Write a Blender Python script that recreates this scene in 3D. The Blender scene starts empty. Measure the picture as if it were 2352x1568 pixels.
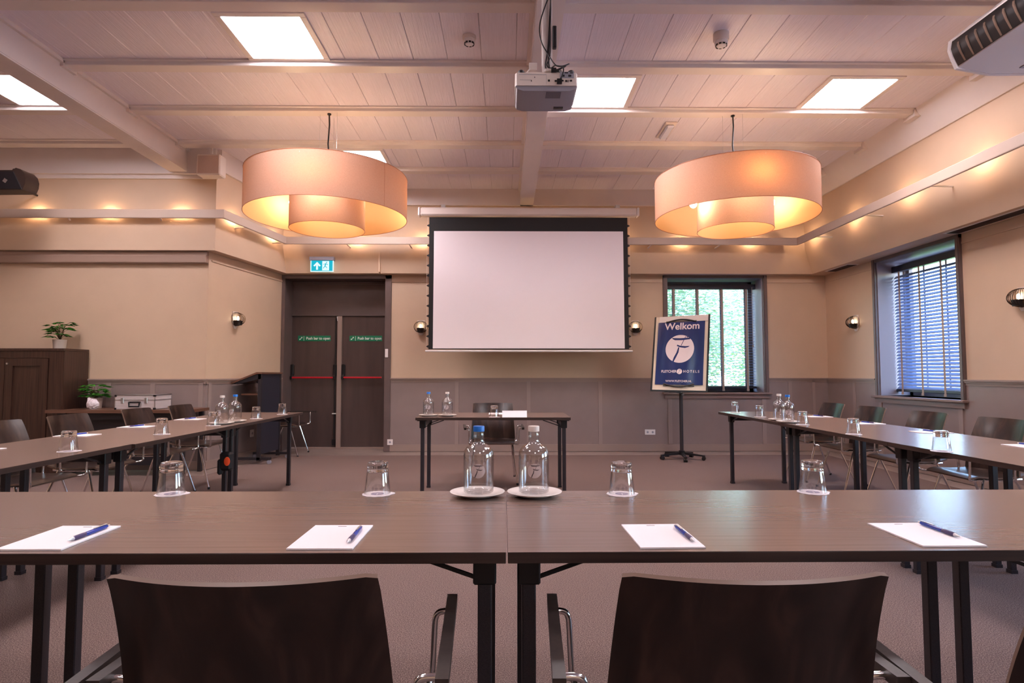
import bpy, math, random
from mathutils import Vector, Matrix
PI = math.pi
random.seed(7)
S = bpy.context.scene
COL = S.collection

# ------------------------------------------------------------------ camera
F = 1370.0; W0, H0 = 2352.0, 1568.0
CAM = Vector((0, 0, 1.155))
TILT = math.atan(74 / F); YAW = math.atan(13 / F)
cd = bpy.data.cameras.new('camera'); cam = bpy.data.objects.new('camera', cd); COL.objects.link(cam)
cam.location = CAM; cam.rotation_euler = (PI / 2 + TILT, 0, -YAW)
cd.sensor_width = 36; cd.lens = F / W0 * 36; cd.clip_start = 0.05; cd.clip_end = 200
S.camera = cam
ROT = cam.rotation_euler.to_matrix()
def ray(u, v): return ROT @ Vector(((u - W0 / 2) / F, (H0 / 2 - v) / F, -1))
def atY(u, v, Y):
    d = ray(u, v); return CAM + d * (Y / d.y)
def atX(u, v, X):
    d = ray(u, v); return CAM + d * (X / d.x)
def atZ(u, v, Z):
    d = ray(u, v); return CAM + d * ((Z - CAM.z) / d.z)

# ------------------------------------------------------------------ materials
def srgb(r, g, b):
    f = lambda c: (c / 255 / 12.92) if c / 255 <= .04045 else ((c / 255 + .055) / 1.055) ** 2.4
    return (f(r), f(g), f(b), 1)
MATS = {}
def pmat(name, col, rough=.5, metal=0., spec=.5, **kw):
    m = bpy.data.materials.new(name); m.use_nodes = True; MATS[name] = m
    nt = m.node_tree; b = nt.nodes['Principled BSDF']
    b.inputs['Base Color'].default_value = col if len(col) == 4 else (*col, 1)
    b.inputs['Roughness'].default_value = rough; b.inputs['Metallic'].default_value = metal
    b.inputs['Specular IOR Level'].default_value = spec
    for k, v in kw.items(): b.inputs[k].default_value = v
    return m
def N(m, t, **kw):
    n = m.node_tree.nodes.new(t)
    for k, v in kw.items():
        if k in n.inputs: n.inputs[k].default_value = v
        else: setattr(n, k, v)
    return n
def L(m, a, b): m.node_tree.links.new(a, b)
def bsdf(m): return m.node_tree.nodes['Principled BSDF']
def coords(m, scale=(1, 1, 1), obj=True):
    tc = N(m, 'ShaderNodeTexCoord'); mp = N(m, 'ShaderNodeMapping'); mp.inputs['Scale'].default_value = scale
    L(m, tc.outputs['Object'], mp.inputs['Vector']); return mp.outputs['Vector']
def ramp(m, fac, stops):
    r = N(m, 'ShaderNodeValToRGB'); L(m, fac, r.inputs['Fac'])
    e = r.color_ramp.elements
    while len(e) > 1: e.remove(e[0])
    e[0].position = stops[0][0]; e[0].color = stops[0][1]
    for p, c in stops[1:]:
        n = e.new(p); n.color = c
    return r.outputs['Color']
def noise_mat(name, cols, scale, nscale, detail=4, rough=.5, bump=0., bdist=.01, spec=.5, distort=0., metal=0.):
    m = pmat(name, cols[0], rough, metal, spec)
    v = coords(m, scale); n = N(m, 'ShaderNodeTexNoise', Scale=nscale, Detail=detail, Distortion=distort)
    L(m, v, n.inputs['Vector'])
    k = len(cols); L(m, ramp(m, n.outputs['Fac'], [(.3 + .4 * i / max(1, k - 1), c) for i, c in enumerate(cols)]), bsdf(m).inputs['Base Color'])
    if bump:
        b = N(m, 'ShaderNodeBump', Strength=bump, Distance=bdist); L(m, n.outputs['Fac'], b.inputs['Height']); L(m, b.outputs['Normal'], bsdf(m).inputs['Normal'])
    return m
def emis(name, col, st):
    m = pmat(name, (0, 0, 0, 1), 1); b = bsdf(m)
    b.inputs['Emission Color'].default_value = col if len(col) == 4 else (*col, 1); b.inputs['Emission Strength'].default_value = st
    return m
def sc(c, k): return (c[0] * k, c[1] * k, c[2] * k, 1)

c = srgb(203, 175, 150)
M_wall = noise_mat('wall_paint', [sc(c, .97), sc(c, 1.03)], (1, 1, 1), 3, rough=.6, bump=.05, bdist=.002)
c = srgb(138, 121, 118)
M_wains = noise_mat('wainscot_paint', [sc(c, .95), sc(c, 1.05)], (1, 1, 1), 4, rough=.38)
M_wrail = pmat('rail_paint', srgb(150, 130, 122), .4)
c = srgb(228, 218, 228)
M_ceil = noise_mat('ceiling_planks', [sc(c, .96), sc(c, 1.02)], (60, 2.5, 30), 1.6, detail=5, rough=.3, bump=.5, bdist=.010)
c = srgb(224, 212, 208)
M_beam = noise_mat('beam_paint', [sc(c, .96), sc(c, 1.02)], (1, 1, 1), 3, rough=.35)
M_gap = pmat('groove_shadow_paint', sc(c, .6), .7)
M_carpet = noise_mat('carpet', [srgb(78, 63, 60), srgb(118, 99, 94), srgb(158, 138, 130)], (1, 1, 1), 210, detail=3, rough=.95, bump=.6, bdist=.004, spec=.1)
M_hard = noise_mat('hard_floor', [srgb(142, 124, 116), srgb(156, 138, 130)], (1, 1, 1), 5, rough=.4)
M_frame = noise_mat('door_paint', [srgb(92, 78, 76), srgb(104, 88, 86)], (1, 1, 1), 4, rough=.4)
M_door = noise_mat('door_leaf_paint', [srgb(72, 58, 56), srgb(84, 68, 64)], (3, 3, .4), 3, rough=.35)
M_reveal = pmat('reveal_paint', srgb(150, 142, 150), .4)
M_sill = pmat('sill_paint', srgb(134, 112, 106), .35)
def wood(name, cols, along='x', fine=40, rough=.3, spec=.5, ns=2.2, bump=.03):
    sca = {'x': (1, fine, fine), 'y': (fine, 1, fine), 'z': (fine, fine, 1)}[along]
    return noise_mat(name, cols, sca, ns, detail=6, rough=rough, spec=spec, bump=bump, bdist=.002)
M_top = wood('table_laminate', [srgb(111, 90, 81), srgb(119, 97, 88), srgb(123, 100, 91)], 'x', 50, .24, bump=.0)
M_tedge = wood('table_edge_band', [srgb(44, 30, 26), srgb(62, 44, 38)], 'x', 30, .4)
M_ply = noise_mat('stained_plywood', [srgb(20, 11, 9), srgb(42, 28, 24), srgb(64, 46, 40)], (5, 5, .9), 2.4, detail=5, rough=.28, distort=1.2)
M_plyedge = pmat('plywood_edge', srgb(112, 88, 74), .4)
M_walnut = wood('cabinet_wood', [srgb(44, 26, 20), srgb(60, 38, 30), srgb(70, 46, 37)], 'z', 28, .38)
M_desk = wood('desk_wood', [srgb(92, 62, 48), srgb(112, 78, 62)], 'x', 22, .35)
M_blackwood = pmat('black_board', srgb(30, 28, 34), .4)
M_navyboard = pmat('lectern_board', srgb(40, 40, 52), .45)
M_blackmetal = noise_mat('black_powder_coat', [srgb(26, 24, 30), srgb(52, 46, 50)], (1, 1, 1), 400, rough=.4, bump=.2, bdist=.001)
M_chrome = pmat('chrome', (.82, .8, .8, 1), .12, 1.)
M_steel = pmat('brushed_steel', (.6, .6, .62, 1), .35, 1.)
M_arm = noise_mat('armrest_plastic', [srgb(50, 42, 40), srgb(64, 54, 50)], (1, 1, 1), 60, rough=.35)
M_white = pmat('white_plastic', srgb(232, 224, 222), .4)
M_offwhite = pmat('offwhite_plastic', srgb(222, 208, 200), .45)
M_greyp = pmat('grey_plastic', srgb(150, 148, 160), .45)
M_black = pmat('black_plastic', srgb(16, 14, 18), .4)
M_blackfab = pmat('black_fabric', srgb(14, 10, 14), .7)
M_paper = pmat('paper', srgb(246, 234, 234), .7)
M_china = pmat('white_china', srgb(242, 232, 224), .18)
M_screen = pmat('projection_fabric', srgb(238, 226, 230), .8, spec=.2)
M_blue = pmat('blue_plastic', srgb(24, 110, 200), .35)
M_penblue = pmat('pen_blue_plastic', srgb(28, 56, 150), .2)
M_grip = pmat('pen_grip_rubber', srgb(60, 46, 90), .5)
M_navy = noise_mat('navy_poster_print', [srgb(10, 30, 86), srgb(15, 38, 100)], (4, 4, 1), 3, rough=.3)
M_pink = pmat('poster_white_print', srgb(232, 214, 214), .4)
M_wbframe = pmat('whiteboard_surface', srgb(226, 208, 186), .3)
M_red = pmat('red_push_bar', srgb(200, 20, 40), .3)
M_green = pmat('green_sign', srgb(10, 120, 84), .5)
M_signtxt = pmat('sign_lettering', srgb(236, 244, 238), .5)
M_cyan = emis('exit_sign_light', srgb(20, 190, 215), .9)
M_signlit = emis('exit_sign_white', srgb(220, 250, 250), 1.1)
M_leaf = noise_mat('leaf', [srgb(28, 96, 20), srgb(70, 150, 40)], (1, 1, 1), 12, rough=.4)
M_stem = pmat('stem', srgb(84, 72, 44), .6)
M_pot = pmat('pot_ceramic', srgb(196, 182, 172), .4)
M_soil = pmat('soil', srgb(50, 38, 30), .9)
M_stone = noise_mat('crystal_stone', [srgb(200, 184, 190), srgb(244, 236, 240)], (1, 1, 1), 30, rough=.25, bump=.4)
M_alu = noise_mat('aluminium_panel', [srgb(206, 196, 196), srgb(222, 212, 212)], (1, 1, 40), 4, rough=.4, metal=.35)
M_slat = pmat('blind_slat', srgb(122, 146, 192), .3)
M_slatdk = pmat('blind_rail', srgb(26, 32, 52), .35)
M_tape = pmat('blind_tape', srgb(176, 158, 146), .8)
M_orange = pmat('orange_patch', srgb(245, 86, 40), .5)
M_grille = pmat('grille_dark', srgb(70, 60, 64), .6)
M_led = pmat('brown_speaker', srgb(40, 28, 24), .35)
M_treeleaf = noise_mat('tree_leaves', [srgb(140, 178, 168), srgb(182, 206, 178), srgb(222, 228, 186)], (1, 1, 1), 3, rough=.6)
M_bark = pmat('bark', srgb(90, 72, 56), .8)
M_lawn = noise_mat('lawn_grass', [srgb(80, 130, 50), srgb(120, 160, 70)], (1, 1, 1), 6, rough=.9)

def glassmat(name, tint=(1, 1, 1, 1), edge=.85, ior=1.45):
    m = bpy.data.materials.new(name); m.use_nodes = True; nt = m.node_tree; nt.nodes.clear()
    o = N(m, 'ShaderNodeOutputMaterial'); mix = N(m, 'ShaderNodeMixShader'); t = N(m, 'ShaderNodeBsdfTransparent'); g = N(m, 'ShaderNodeBsdfGlossy')
    t.inputs['Color'].default_value = tint; g.inputs['Roughness'].default_value = .02
    lw = N(m, 'ShaderNodeLayerWeight', Blend=.5); mr = N(m, 'ShaderNodeMapRange'); pw = N(m, 'ShaderNodeMath', operation='POWER'); pw.inputs[1].default_value = 2.6
    L(m, lw.outputs['Facing'], pw.inputs[0]); L(m, pw.outputs[0], mr.inputs['Value']); mr.inputs['To Min'].default_value = ((ior - 1) / (ior + 1)) ** 2; mr.inputs['To Max'].default_value = edge; L(m, mr.outputs[0], mix.inputs[0]); L(m, t.outputs[0], mix.inputs[1]); L(m, g.outputs[0], mix.inputs[2]); L(m, mix.outputs[0], o.inputs[0])
    return m
M_glass = glassmat('clear_glass', (.98, .98, .98, 1), ior=1.8)
M_pane = glassmat('window_glass', (.94, .97, .98, 1), edge=.4, ior=1.35)
M_solidglass = pmat('thick_glass', (1, 1, 1, 1), .02); bsdf(M_solidglass).inputs['Transmission Weight'].default_value = 1.; bsdf(M_solidglass).inputs['IOR'].default_value = 1.45
M_smoke = glassmat('smoked_glass', (.35, .28, .25, 1), ior=1.5)

def shademat(name, col, tr=.5, mixf=.55):
    m = bpy.data.materials.new(name); m.use_nodes = True; nt = m.node_tree; nt.nodes.clear()
    o = N(m, 'ShaderNodeOutputMaterial'); mix = N(m, 'ShaderNodeMixShader', Fac=mixf); d = N(m, 'ShaderNodeBsdfDiffuse'); t = N(m, 'ShaderNodeBsdfTranslucent')
    ge = N(m, 'ShaderNodeNewGeometry'); cm = N(m, 'ShaderNodeMix'); cm.data_type = 'RGBA'
    L(m, ge.outputs['Backfacing'], cm.inputs['Factor']); cm.inputs[6].default_value = col; wv = N(m, 'ShaderNodeTexNoise', Scale=90, Detail=3); L(m, coords(m, (1, 1, 3)), wv.inputs['Vector']); L(m, ramp(m, wv.outputs['Fac'], [(.3, sc(col, .9)), (.7, sc(col, 1.08))]), cm.inputs[6]); cm.inputs[7].default_value = srgb(252, 204, 146); L(m, cm.outputs[2], d.inputs['Color'])   # the bulbs' warm glow is put into the colour of the drum's inner side
    t.inputs['Color'].default_value = sc(col, 1.0) if tr is None else tr
    L(m, d.outputs[0], mix.inputs[1]); L(m, t.outputs[0], mix.inputs[2]); L(m, mix.outputs[0], o.inputs[0])
    return m
M_shade = shademat('linen_shade', srgb(208, 176, 158), (.32, .125, .04, 1), .4)
M_shaderim = pmat('shade_rim', srgb(170, 110, 80), .6)
M_panel = emis('panel_light', (1., .89, .93, 1), 44.)
M_bulb = emis('bulb_glow', (1., .70, .45, 1), 190.)
M_cove = emis('cove_bulb_glow', (1., .65, .37, 1), 300.)
M_sbulb = emis('sconce_bulb_glow', (1., .76, .52, 1), 26.)

# ------------------------------------------------------------------ mesh building
class MB:
    def __init__(s): s.v = []; s.f = []; s.m = []; s.cm = 0
    def add(s, vs, fs, mi=None):
        o = len(s.v); s.v += [Vector(p) for p in vs]
        for f in fs: s.f.append([o + i for i in f]); s.m.append(s.cm if mi is None else mi)
        return s
    def box(s, x0, x1, y0, y1, z0, z1, mi=None, M=None, bev=0):
        if bev:
            b = min(bev, abs(x1 - x0) / 2.01, abs(y1 - y0) / 2.01, abs(z1 - z0) / 2.01)
            x0, x1 = min(x0, x1), max(x0, x1); y0, y1 = min(y0, y1), max(y0, y1); z0, z1 = min(z0, z1), max(z0, z1)
            vs = []
            idx = {}
            for i, X in enumerate((x0, x1)):
                for j, Y in enumerate((y0, y1)):
                    for k, Z in enumerate((z0, z1)):
                        sx = 1 - 2 * i; sy = 1 - 2 * j; sz = 1 - 2 * k
                        idx[(i, j, k)] = len(vs)
                        vs += [(X, Y + sy * b, Z + sz * b), (X + sx * b, Y, Z + sz * b), (X + sx * b, Y + sy * b, Z)]
            g = lambda i, j, k, a: idx[(i, j, k)] + a
            fs = []
            for i in (0, 1): fs.append([g(i, 0, 0, 0), g(i, 1, 0, 0), g(i, 1, 1, 0), g(i, 0, 1, 0)])
            for j in (0, 1): fs.append([g(0, j, 0, 1), g(1, j, 0, 1), g(1, j, 1, 1), g(0, j, 1, 1)])
            for k in (0, 1): fs.append([g(0, 0, k, 2), g(1, 0, k, 2), g(1, 1, k, 2), g(0, 1, k, 2)])
            for j in (0, 1):
                for k in (0, 1): fs.append([g(0, j, k, 1), g(1, j, k, 1), g(1, j, k, 2), g(0, j, k, 2)])
            for i in (0, 1):
                for k in (0, 1): fs.append([g(i, 0, k, 0), g(i, 1, k, 0), g(i, 1, k, 2), g(i, 0, k, 2)])
            for i in (0, 1):
                for j in (0, 1): fs.append([g(i, j, 0, 0), g(i, j, 1, 0), g(i, j, 1, 1), g(i, j, 0, 1)])
            for i in (0, 1):
                for j in (0, 1):
                    for k in (0, 1): fs.append([g(i, j, k, 0), g(i, j, k, 1), g(i, j, k, 2)])
        else:
            vs = [(x0, y0, z0), (x1, y0, z0), (x1, y1, z0), (x0, y1, z0), (x0, y0, z1), (x1, y0, z1), (x1, y1, z1), (x0, y1, z1)]
            fs = [[0, 3, 2, 1], [4, 5, 6, 7], [0, 1, 5, 4], [1, 2, 6, 5], [2, 3, 7, 6], [3, 0, 4, 7]]
        if M is not None: vs = [M @ Vector(p) for p in vs]
        return s.add(vs, fs, mi)
    def prism(s, pts, axis, a0, a1, mi=None, M=None):
        """polygon pts (2D) extruded along an axis"""
        def P(p, a):
            return {'x': (a, p[0], p[1]), 'y': (p[0], a, p[1]), 'z': (p[0], p[1], a)}[axis]
        n = len(pts); vs = [P(p, a0) for p in pts] + [P(p, a1) for p in pts]
        if M is not None: vs = [M @ Vector(p) for p in vs]
        return s.add(vs, [list(range(n))[::-1], list(range(n, 2 * n))] + [[i, (i + 1) % n, n + (i + 1) % n, n + i] for i in range(n)], mi)
    def tube(s, path, r, n=8, mi=None, closed=False):
        path = [Vector(p) for p in path]; k = len(path); rs = r if isinstance(r, (list, tuple)) else [r] * k
        vs = []; up = None
        for i, p in enumerate(path):
            if closed: d = path[(i + 1) % k] - path[i - 1]
            else: d = path[min(i + 1, k - 1)] - path[max(i - 1, 0)]
            d.normalize()
            if up is None:
                up = Vector((0, 0, 1)) if abs(d.z) < .9 else Vector((1, 0, 0))
            a = d.cross(up)
            if a.length < 1e-5: a = d.cross(Vector((0, 1, 0)))
            a.normalize(); b = a.cross(d); up = b
            for j in range(n):
                t = 2 * PI * j / n; vs.append(p + (a * math.cos(t) + b * math.sin(t)) * rs[i])
        fs = []
        for i in range(k if closed else k - 1):
            i2 = (i + 1) % k
            for j in range(n): fs.append([i * n + j, i * n + (j + 1) % n, i2 * n + (j + 1) % n, i2 * n + j])
        if not closed: fs += [list(range(n))[::-1], list(range((k - 1) * n, k * n))]
        return s.add(vs, fs, mi)
    def bar(s, a, b, w, h, mi=None):
        a, b = Vector(a), Vector(b); d = (b - a); l = d.length; d.normalize()
        up = Vector((0, 0, 1)) if abs(d.z) < .95 else Vector((0, 1, 0))
        x = d.cross(up).normalized(); y = x.cross(d)
        vs = []
        for p in (a, b):
            for sx, sy in ((-1, -1), (1, -1), (1, 1), (-1, 1)): vs.append(p + x * sx * w / 2 + y * sy * h / 2)
        return s.add(vs, [[0, 3, 2, 1], [4, 5, 6, 7], [0, 1, 5, 4], [1, 2, 6, 5], [2, 3, 7, 6], [3, 0, 4, 7]], mi)
    def lathe(s, prof, n=24, c=(0, 0, 0), mi=None, caps=(True, True)):
        vs = []
        for r, z in prof:
            for j in range(n):
                t = 2 * PI * j / n; vs.append((c[0] + r * math.cos(t), c[1] + r * math.sin(t), c[2] + z))
        k = len(prof); fs = []
        for i in range(k - 1):
            for j in range(n): fs.append([i * n + j, i * n + (j + 1) % n, (i + 1) * n + (j + 1) % n, (i + 1) * n + j])
        if caps[0]: fs.append(list(range(n))[::-1])
        if caps[1]: fs.append(list(range((k - 1) * n, k * n)))
        return s.add(vs, fs, mi)
    def ball(s, c, r, n=12, sc_=(1, 1, 1), mi=None):
        prof = [(max(1e-4, math.sin(PI * i / (n // 2))) * r, -math.cos(PI * i / (n // 2)) * r) for i in range(n // 2 + 1)]
        o = len(s.v); s.lathe(prof, n, (0, 0, 0), mi)
        for i in range(o, len(s.v)): s.v[i] = Vector((s.v[i].x * sc_[0] + c[0], s.v[i].y * sc_[1] + c[1], s.v[i].z * sc_[2] + c[2]))
        return s
    def xf(s, M):
        s.v = [M @ p for p in s.v]; return s
    def shell(s, fn, nu, nv, th, rim=1):
        """sheet fn(u,v)->Vector given a thickness; rim faces use material index rim"""
        P = [[Vector(fn(i / nu, j / nv)) for j in range(nv + 1)] for i in range(nu + 1)]
        def nrm(i, j):
            a = P[min(i + 1, nu)][j] - P[max(i - 1, 0)][j]; b = P[i][min(j + 1, nv)] - P[i][max(j - 1, 0)]
            return a.cross(b).normalized()
        A = []; B = []
        for i in range(nu + 1):
            for j in range(nv + 1):
                n = nrm(i, j); A.append(P[i][j] + n * th / 2); B.append(P[i][j] - n * th / 2)
        K = (nu + 1) * (nv + 1); id_ = lambda i, j: i * (nv + 1) + j
        o = len(s.v); s.v += A + B
        for i in range(nu):
            for j in range(nv):
                s.f.append([o + id_(i, j), o + id_(i + 1, j), o + id_(i + 1, j + 1), o + id_(i, j + 1)]); s.m.append(0)
                s.f.append([o + K + id_(i, j), o + K + id_(i, j + 1), o + K + id_(i + 1, j + 1), o + K + id_(i + 1, j)]); s.m.append(0)
        bd = [(i, 0) for i in range(nu)] + [(nu, j) for j in range(nv)] + [(i, nv) for i in range(nu, 0, -1)] + [(0, j) for j in range(nv, 0, -1)]
        for q in range(len(bd)):
            a = id_(*bd[q]); b = id_(*bd[(q + 1) % len(bd)])
            s.f.append([o + b, o + a, o + K + a, o + K + b]); s.m.append(rim)
        return s
def smooth(pts, k=4):
    P_ = [Vector(p) for p in pts]; P_ = [P_[0]] + P_ + [P_[-1]]; out = []
    for i in range(1, len(P_) - 2):
        a, b, c_, d = P_[i - 1:i + 3]
        for q in range(k):
            t_ = q / k; out.append(.5 * ((2 * b) + (c_ - a) * t_ + (2 * a - 5 * b + 4 * c_ - d) * t_ ** 2 + (3 * b - a - 3 * c_ + d) * t_ ** 3))
    return out + [P_[-1]]
def obj(name, mb, mats, parent=None, ang=32, smooth=True, **props):
    me = bpy.data.meshes.new(name)
    me.from_pydata([tuple(p) for p in mb.v], [], mb.f)
    mats = mats if isinstance(mats, (list, tuple)) else [mats]
    for m in mats: me.materials.append(m)
    for p, mi in zip(me.polygons, mb.m): p.material_index = min(mi, len(mats) - 1); p.use_smooth = smooth
    me.update()
    import bmesh
    bm = bmesh.new(); bm.from_mesh(me); bmesh.ops.recalc_face_normals(bm, faces=bm.faces); bm.to_mesh(me); bm.free()
    if smooth: me.set_sharp_from_angle(angle=math.radians(ang))
    o = bpy.data.objects.new(name, me); COL.objects.link(o)
    if parent is not None: o.parent = parent
    for k, v in props.items(): o[k] = v
    return o
def tag(o, label, cat, group=None):
    o['label'] = label; o['category'] = cat
    if group: o['group'] = group
    return o
def thing(name, label, cat, loc=(0, 0, 0), rz=0., group=None):
    o = bpy.data.objects.new(name, None); COL.objects.link(o); o.location = loc; o.rotation_euler = (0, 0, rz); o.empty_display_size = .05
    return tag(o, label, cat, group)
def struct(name, mb, mats, parent=None, **kw):
    o = obj(name, mb, mats, parent, **kw)
    if parent is None: o['kind'] = 'structure'
    return o
def kids(o): return [c for c in bpy.data.objects if c.parent == o]
def dup(root, loc, rz, label, group=None, cat=None):
    r = root.copy(); COL.objects.link(r); r.location = loc; r.rotation_euler = (0, 0, rz); r['label'] = label
    if group: r['group'] = group
    for ch in KIDS[root.name]:
        cc = ch.copy(); COL.objects.link(cc); cc.parent = r
        for g in KIDS.get(ch.name, []):
            d = g.copy(); COL.objects.link(d); d.parent = cc
    return r
KIDS = {}
def remember(root):
    KIDS[root.name] = kids(root)
    for c_ in KIDS[root.name]: KIDS[c_.name] = kids(c_)
    return root
def text(name, s, size, mat, M, parent, ext=.0005, off=0., align='CENTER', sx=1., space=1.):
    cu = bpy.data.curves.new(name, 'FONT'); cu.body = s; cu.size = size; cu.extrude = ext; cu.offset = off; cu.align_x = align; cu.align_y = 'CENTER'; cu.space_character = space
    cu.materials.append(mat)
    o = bpy.data.objects.new(name, cu); COL.objects.link(o); o.parent = parent
    me = bpy.data.meshes.new_from_object(o); bpy.data.objects.remove(o); me.name = name
    o = bpy.data.objects.new(name, me); COL.objects.link(o); o.parent = parent
    o.matrix_local = M @ Matrix.Diagonal((sx, 1, 1, 1)); return o

# ------------------------------------------------------------------ room numbers
XR, YB, YL = 4.87, 9.0, 7.3
PA, PB, PC, PD, PE = [Vector(p) for p in ((-7.5, YL), (-3.655, YL), (-3.39, YB), (XR, YB), (XR, -3.2))]
PATH = [PA, PB, PC, PD, PE]
ZC = 3.885; ZB = 3.645; ZJ = 3.838
def opath(offs):
    ls = []
    for i in range(4):
        a, b = PATH[i], PATH[i + 1]; d = (b - a).normalized(); n = Vector((d.y, -d.x)); ls.append((a + n * offs[i], d))
    out = [ls[0][0]]
    for i in range(3):
        (p, d), (q, e) = ls[i], ls[i + 1]
        den = d.x * e.y - d.y * e.x; t = ((q.x - p.x) * e.y - (q.y - p.y) * e.x) / den; out.append(p + d * t)
    out.append(ls[3][0] + ls[3][1] * (PE - PD).length); return out
def sweep(mb, prof):
    rows = [[(p.x, p.y, z) for p in opath(o)] for o, z in prof]
    k = len(prof); n = 5; vs = [rows[j][i] for i in range(n) for j in range(k)]
    fs = [[i * k + j, i * k + (j + 1) % k, (i + 1) * k + (j + 1) % k, (i + 1) * k + j] for i in range(n - 1) for j in range(k)]
    fs += [list(range(k)), list(range((n - 1) * k, n * k))]
    return mb.add(vs, fs)
RD = (PC - PB).normalized(); RN = Vector((RD.y, -RD.x))
def wb(mb, side, s0, s1, z0, z1, d0, d1, mi=None):
    """a box on a wall: s along it, d out of it into the room"""
    if side == 'back': mb.box(s0, s1, YB - d1, YB - d0, z0, z1, mi)
    elif side == 'right': mb.box(XR - d1, XR - d0, s0, s1, z0, z1, mi)
    elif side == 'left': mb.box(s0, s1, YL - d1, YL - d0, z0, z1, mi)
    else:
        q = [PB + RD * a + RN * b for a, b in ((s0, d0), (s1, d0), (s1, d1), (s0, d1))]
        mb.prism([(p.x, p.y) for p in q], 'z', z0, z1, mi)
    return mb
RL = (PC - PB).length

# floor
mb = MB(); mb.box(-7.7, 5.4, -3.4, 9.7, -.1, -.006); struct('floor', mb, M_hard)
q = opath([.42, .27, .45, .30]); q[0] = Vector((-7.5, q[0].y)); q[4] = Vector((q[4].x, -3.2))
mb = MB(); mb.prism([(p.x, p.y) for p in q] + [(-7.5, -3.2)], 'z', -.004, 0.); struct('floor_carpet', mb, M_carpet)
# walls
DX0, DX1, DZ = -3.39, -1.807, 2.64
WX0, WX1, WZ0, WZ1 = 2.44, 3.90, .875, 2.62
VY0, VY1 = 6.33, 7.74
mb = MB()
mb.box(DX1, WX0, YB, YB + .42, 0, ZC); mb.box(WX1, 5.4, YB, YB + .42, 0, ZC); mb.box(WX0, WX1, YB, YB + .42, 0, WZ0); mb.box(WX0, WX1, YB, YB + .42, WZ1, ZC)
mb.box(DX0 - .3, DX1, YB, YB + .42, DZ, ZC); mb.box(DX0 - .3, DX1, YB + .42, YB + .6, -.006, DZ)
struct('wall_back', mb, M_wall)
mb = MB()
mb.box(XR, XR + .42, VY1, YB, 0, ZC); mb.box(XR, XR + .42, 4.2, VY0, 0, ZC); mb.box(XR, XR + .42, 1.2, 2.6, 0, ZC); mb.box(XR, XR + .42, -3.2, -.6, 0, ZC)
for y0_, y1_ in ((2.6, 4.2), (-.6, 1.2)): mb.box(XR, XR + .42, y0_, y1_, 0, WZ0); mb.box(XR, XR + .42, y0_, y1_, WZ1, ZC)
mb.box(XR, XR + .01, VY0 - .001, VY0, WZ0, WZ1); mb.box(XR, XR + .42, VY0, VY1, 0, WZ0); mb.box(XR, XR + .42, VY0, VY1, WZ1, ZC)
struct('wall_right', mb, M_wall)
mb = MB(); mb.box(-7.5, PB.x - .02, YL, YL + .15, 0, ZC); struct('wall_left', mb, M_wall)
mb = MB(); mb.prism([(PB.x, PB.y), (PC.x, PC.y), (PC.x, YB + .42), (PC.x - .3, YB + .42), (PB.x - .3, PB.y + .02), (PB.x, PB.y)], 'z', 0, ZC); struct('wall_alcove', mb, M_wall)
mb = MB(); mb.box(-7.6, -7.5, -3.2, YL, 0, ZC); struct('wall_far_left', mb, M_wall)
mb = MB(); mb.box(-7.6, XR, -3.3, -3.2, 0, ZC); struct('wall_front', mb, M_wall)
# ceiling planks, laid along the room, with open V joints
mb = MB(); x = -7.6
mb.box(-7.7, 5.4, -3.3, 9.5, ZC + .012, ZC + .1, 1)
x = .37 - .297 * 28 + .009
while x < 5.0:
    mb.prism([(x + .001, ZC + .004), (x + .005, ZC), (x + .292, ZC), (x + .296, ZC + .004), (x + .296, ZC + .012), (x + .001, ZC + .012)], 'y', -3.2, 9.2, 0); x += .297
struct('ceiling', mb, [M_ceil, M_gap])
# soffit and cove
mb = MB(); sweep(mb, [([-.02] * 4, 2.65), ([.10, .13, .15, .27], 2.65), ([.10, .13, .25, .43], 3.01), ([.10, .13, .25, .43], ZC + .01), ([-.02] * 4, ZC + .01)])
struct('ceiling_soffit', mb, M_wall)
lp = [.20, .29, .47, .65]; lq = [a - .022 for a in lp]
mb = MB(); sweep(mb, [(lq, 3.02), ([a - .004 for a in lp], 3.02), (lp, 3.026), (lp, 3.12), ([a - .004 for a in lp], 3.126), (lq, 3.126)])
lip = struct('trim_1', mb, pmat('lip_paint', srgb(200, 178, 162), .45))
# ledger boards under the ceiling
mb = MB(); sweep(mb, [([.09, .12, .24, .42], ZB), ([.115, .16, .29, .45], ZB), ([.12, .2, .3, .64], ZJ - .002), ([.12, .2, .3, .66], ZC), ([.09, .12, .24, .42], ZC)])
struct('trim_2', mb, M_beam)
mb = MB(); mb.box(-7.5, -3.53, YL - .16, YL - .09, 3.575, ZC); mb.box(-7.5, -3.52, YL - .125, YL - .09, 3.525, 3.575); struct('trim_3', mb, M_beam)
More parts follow.
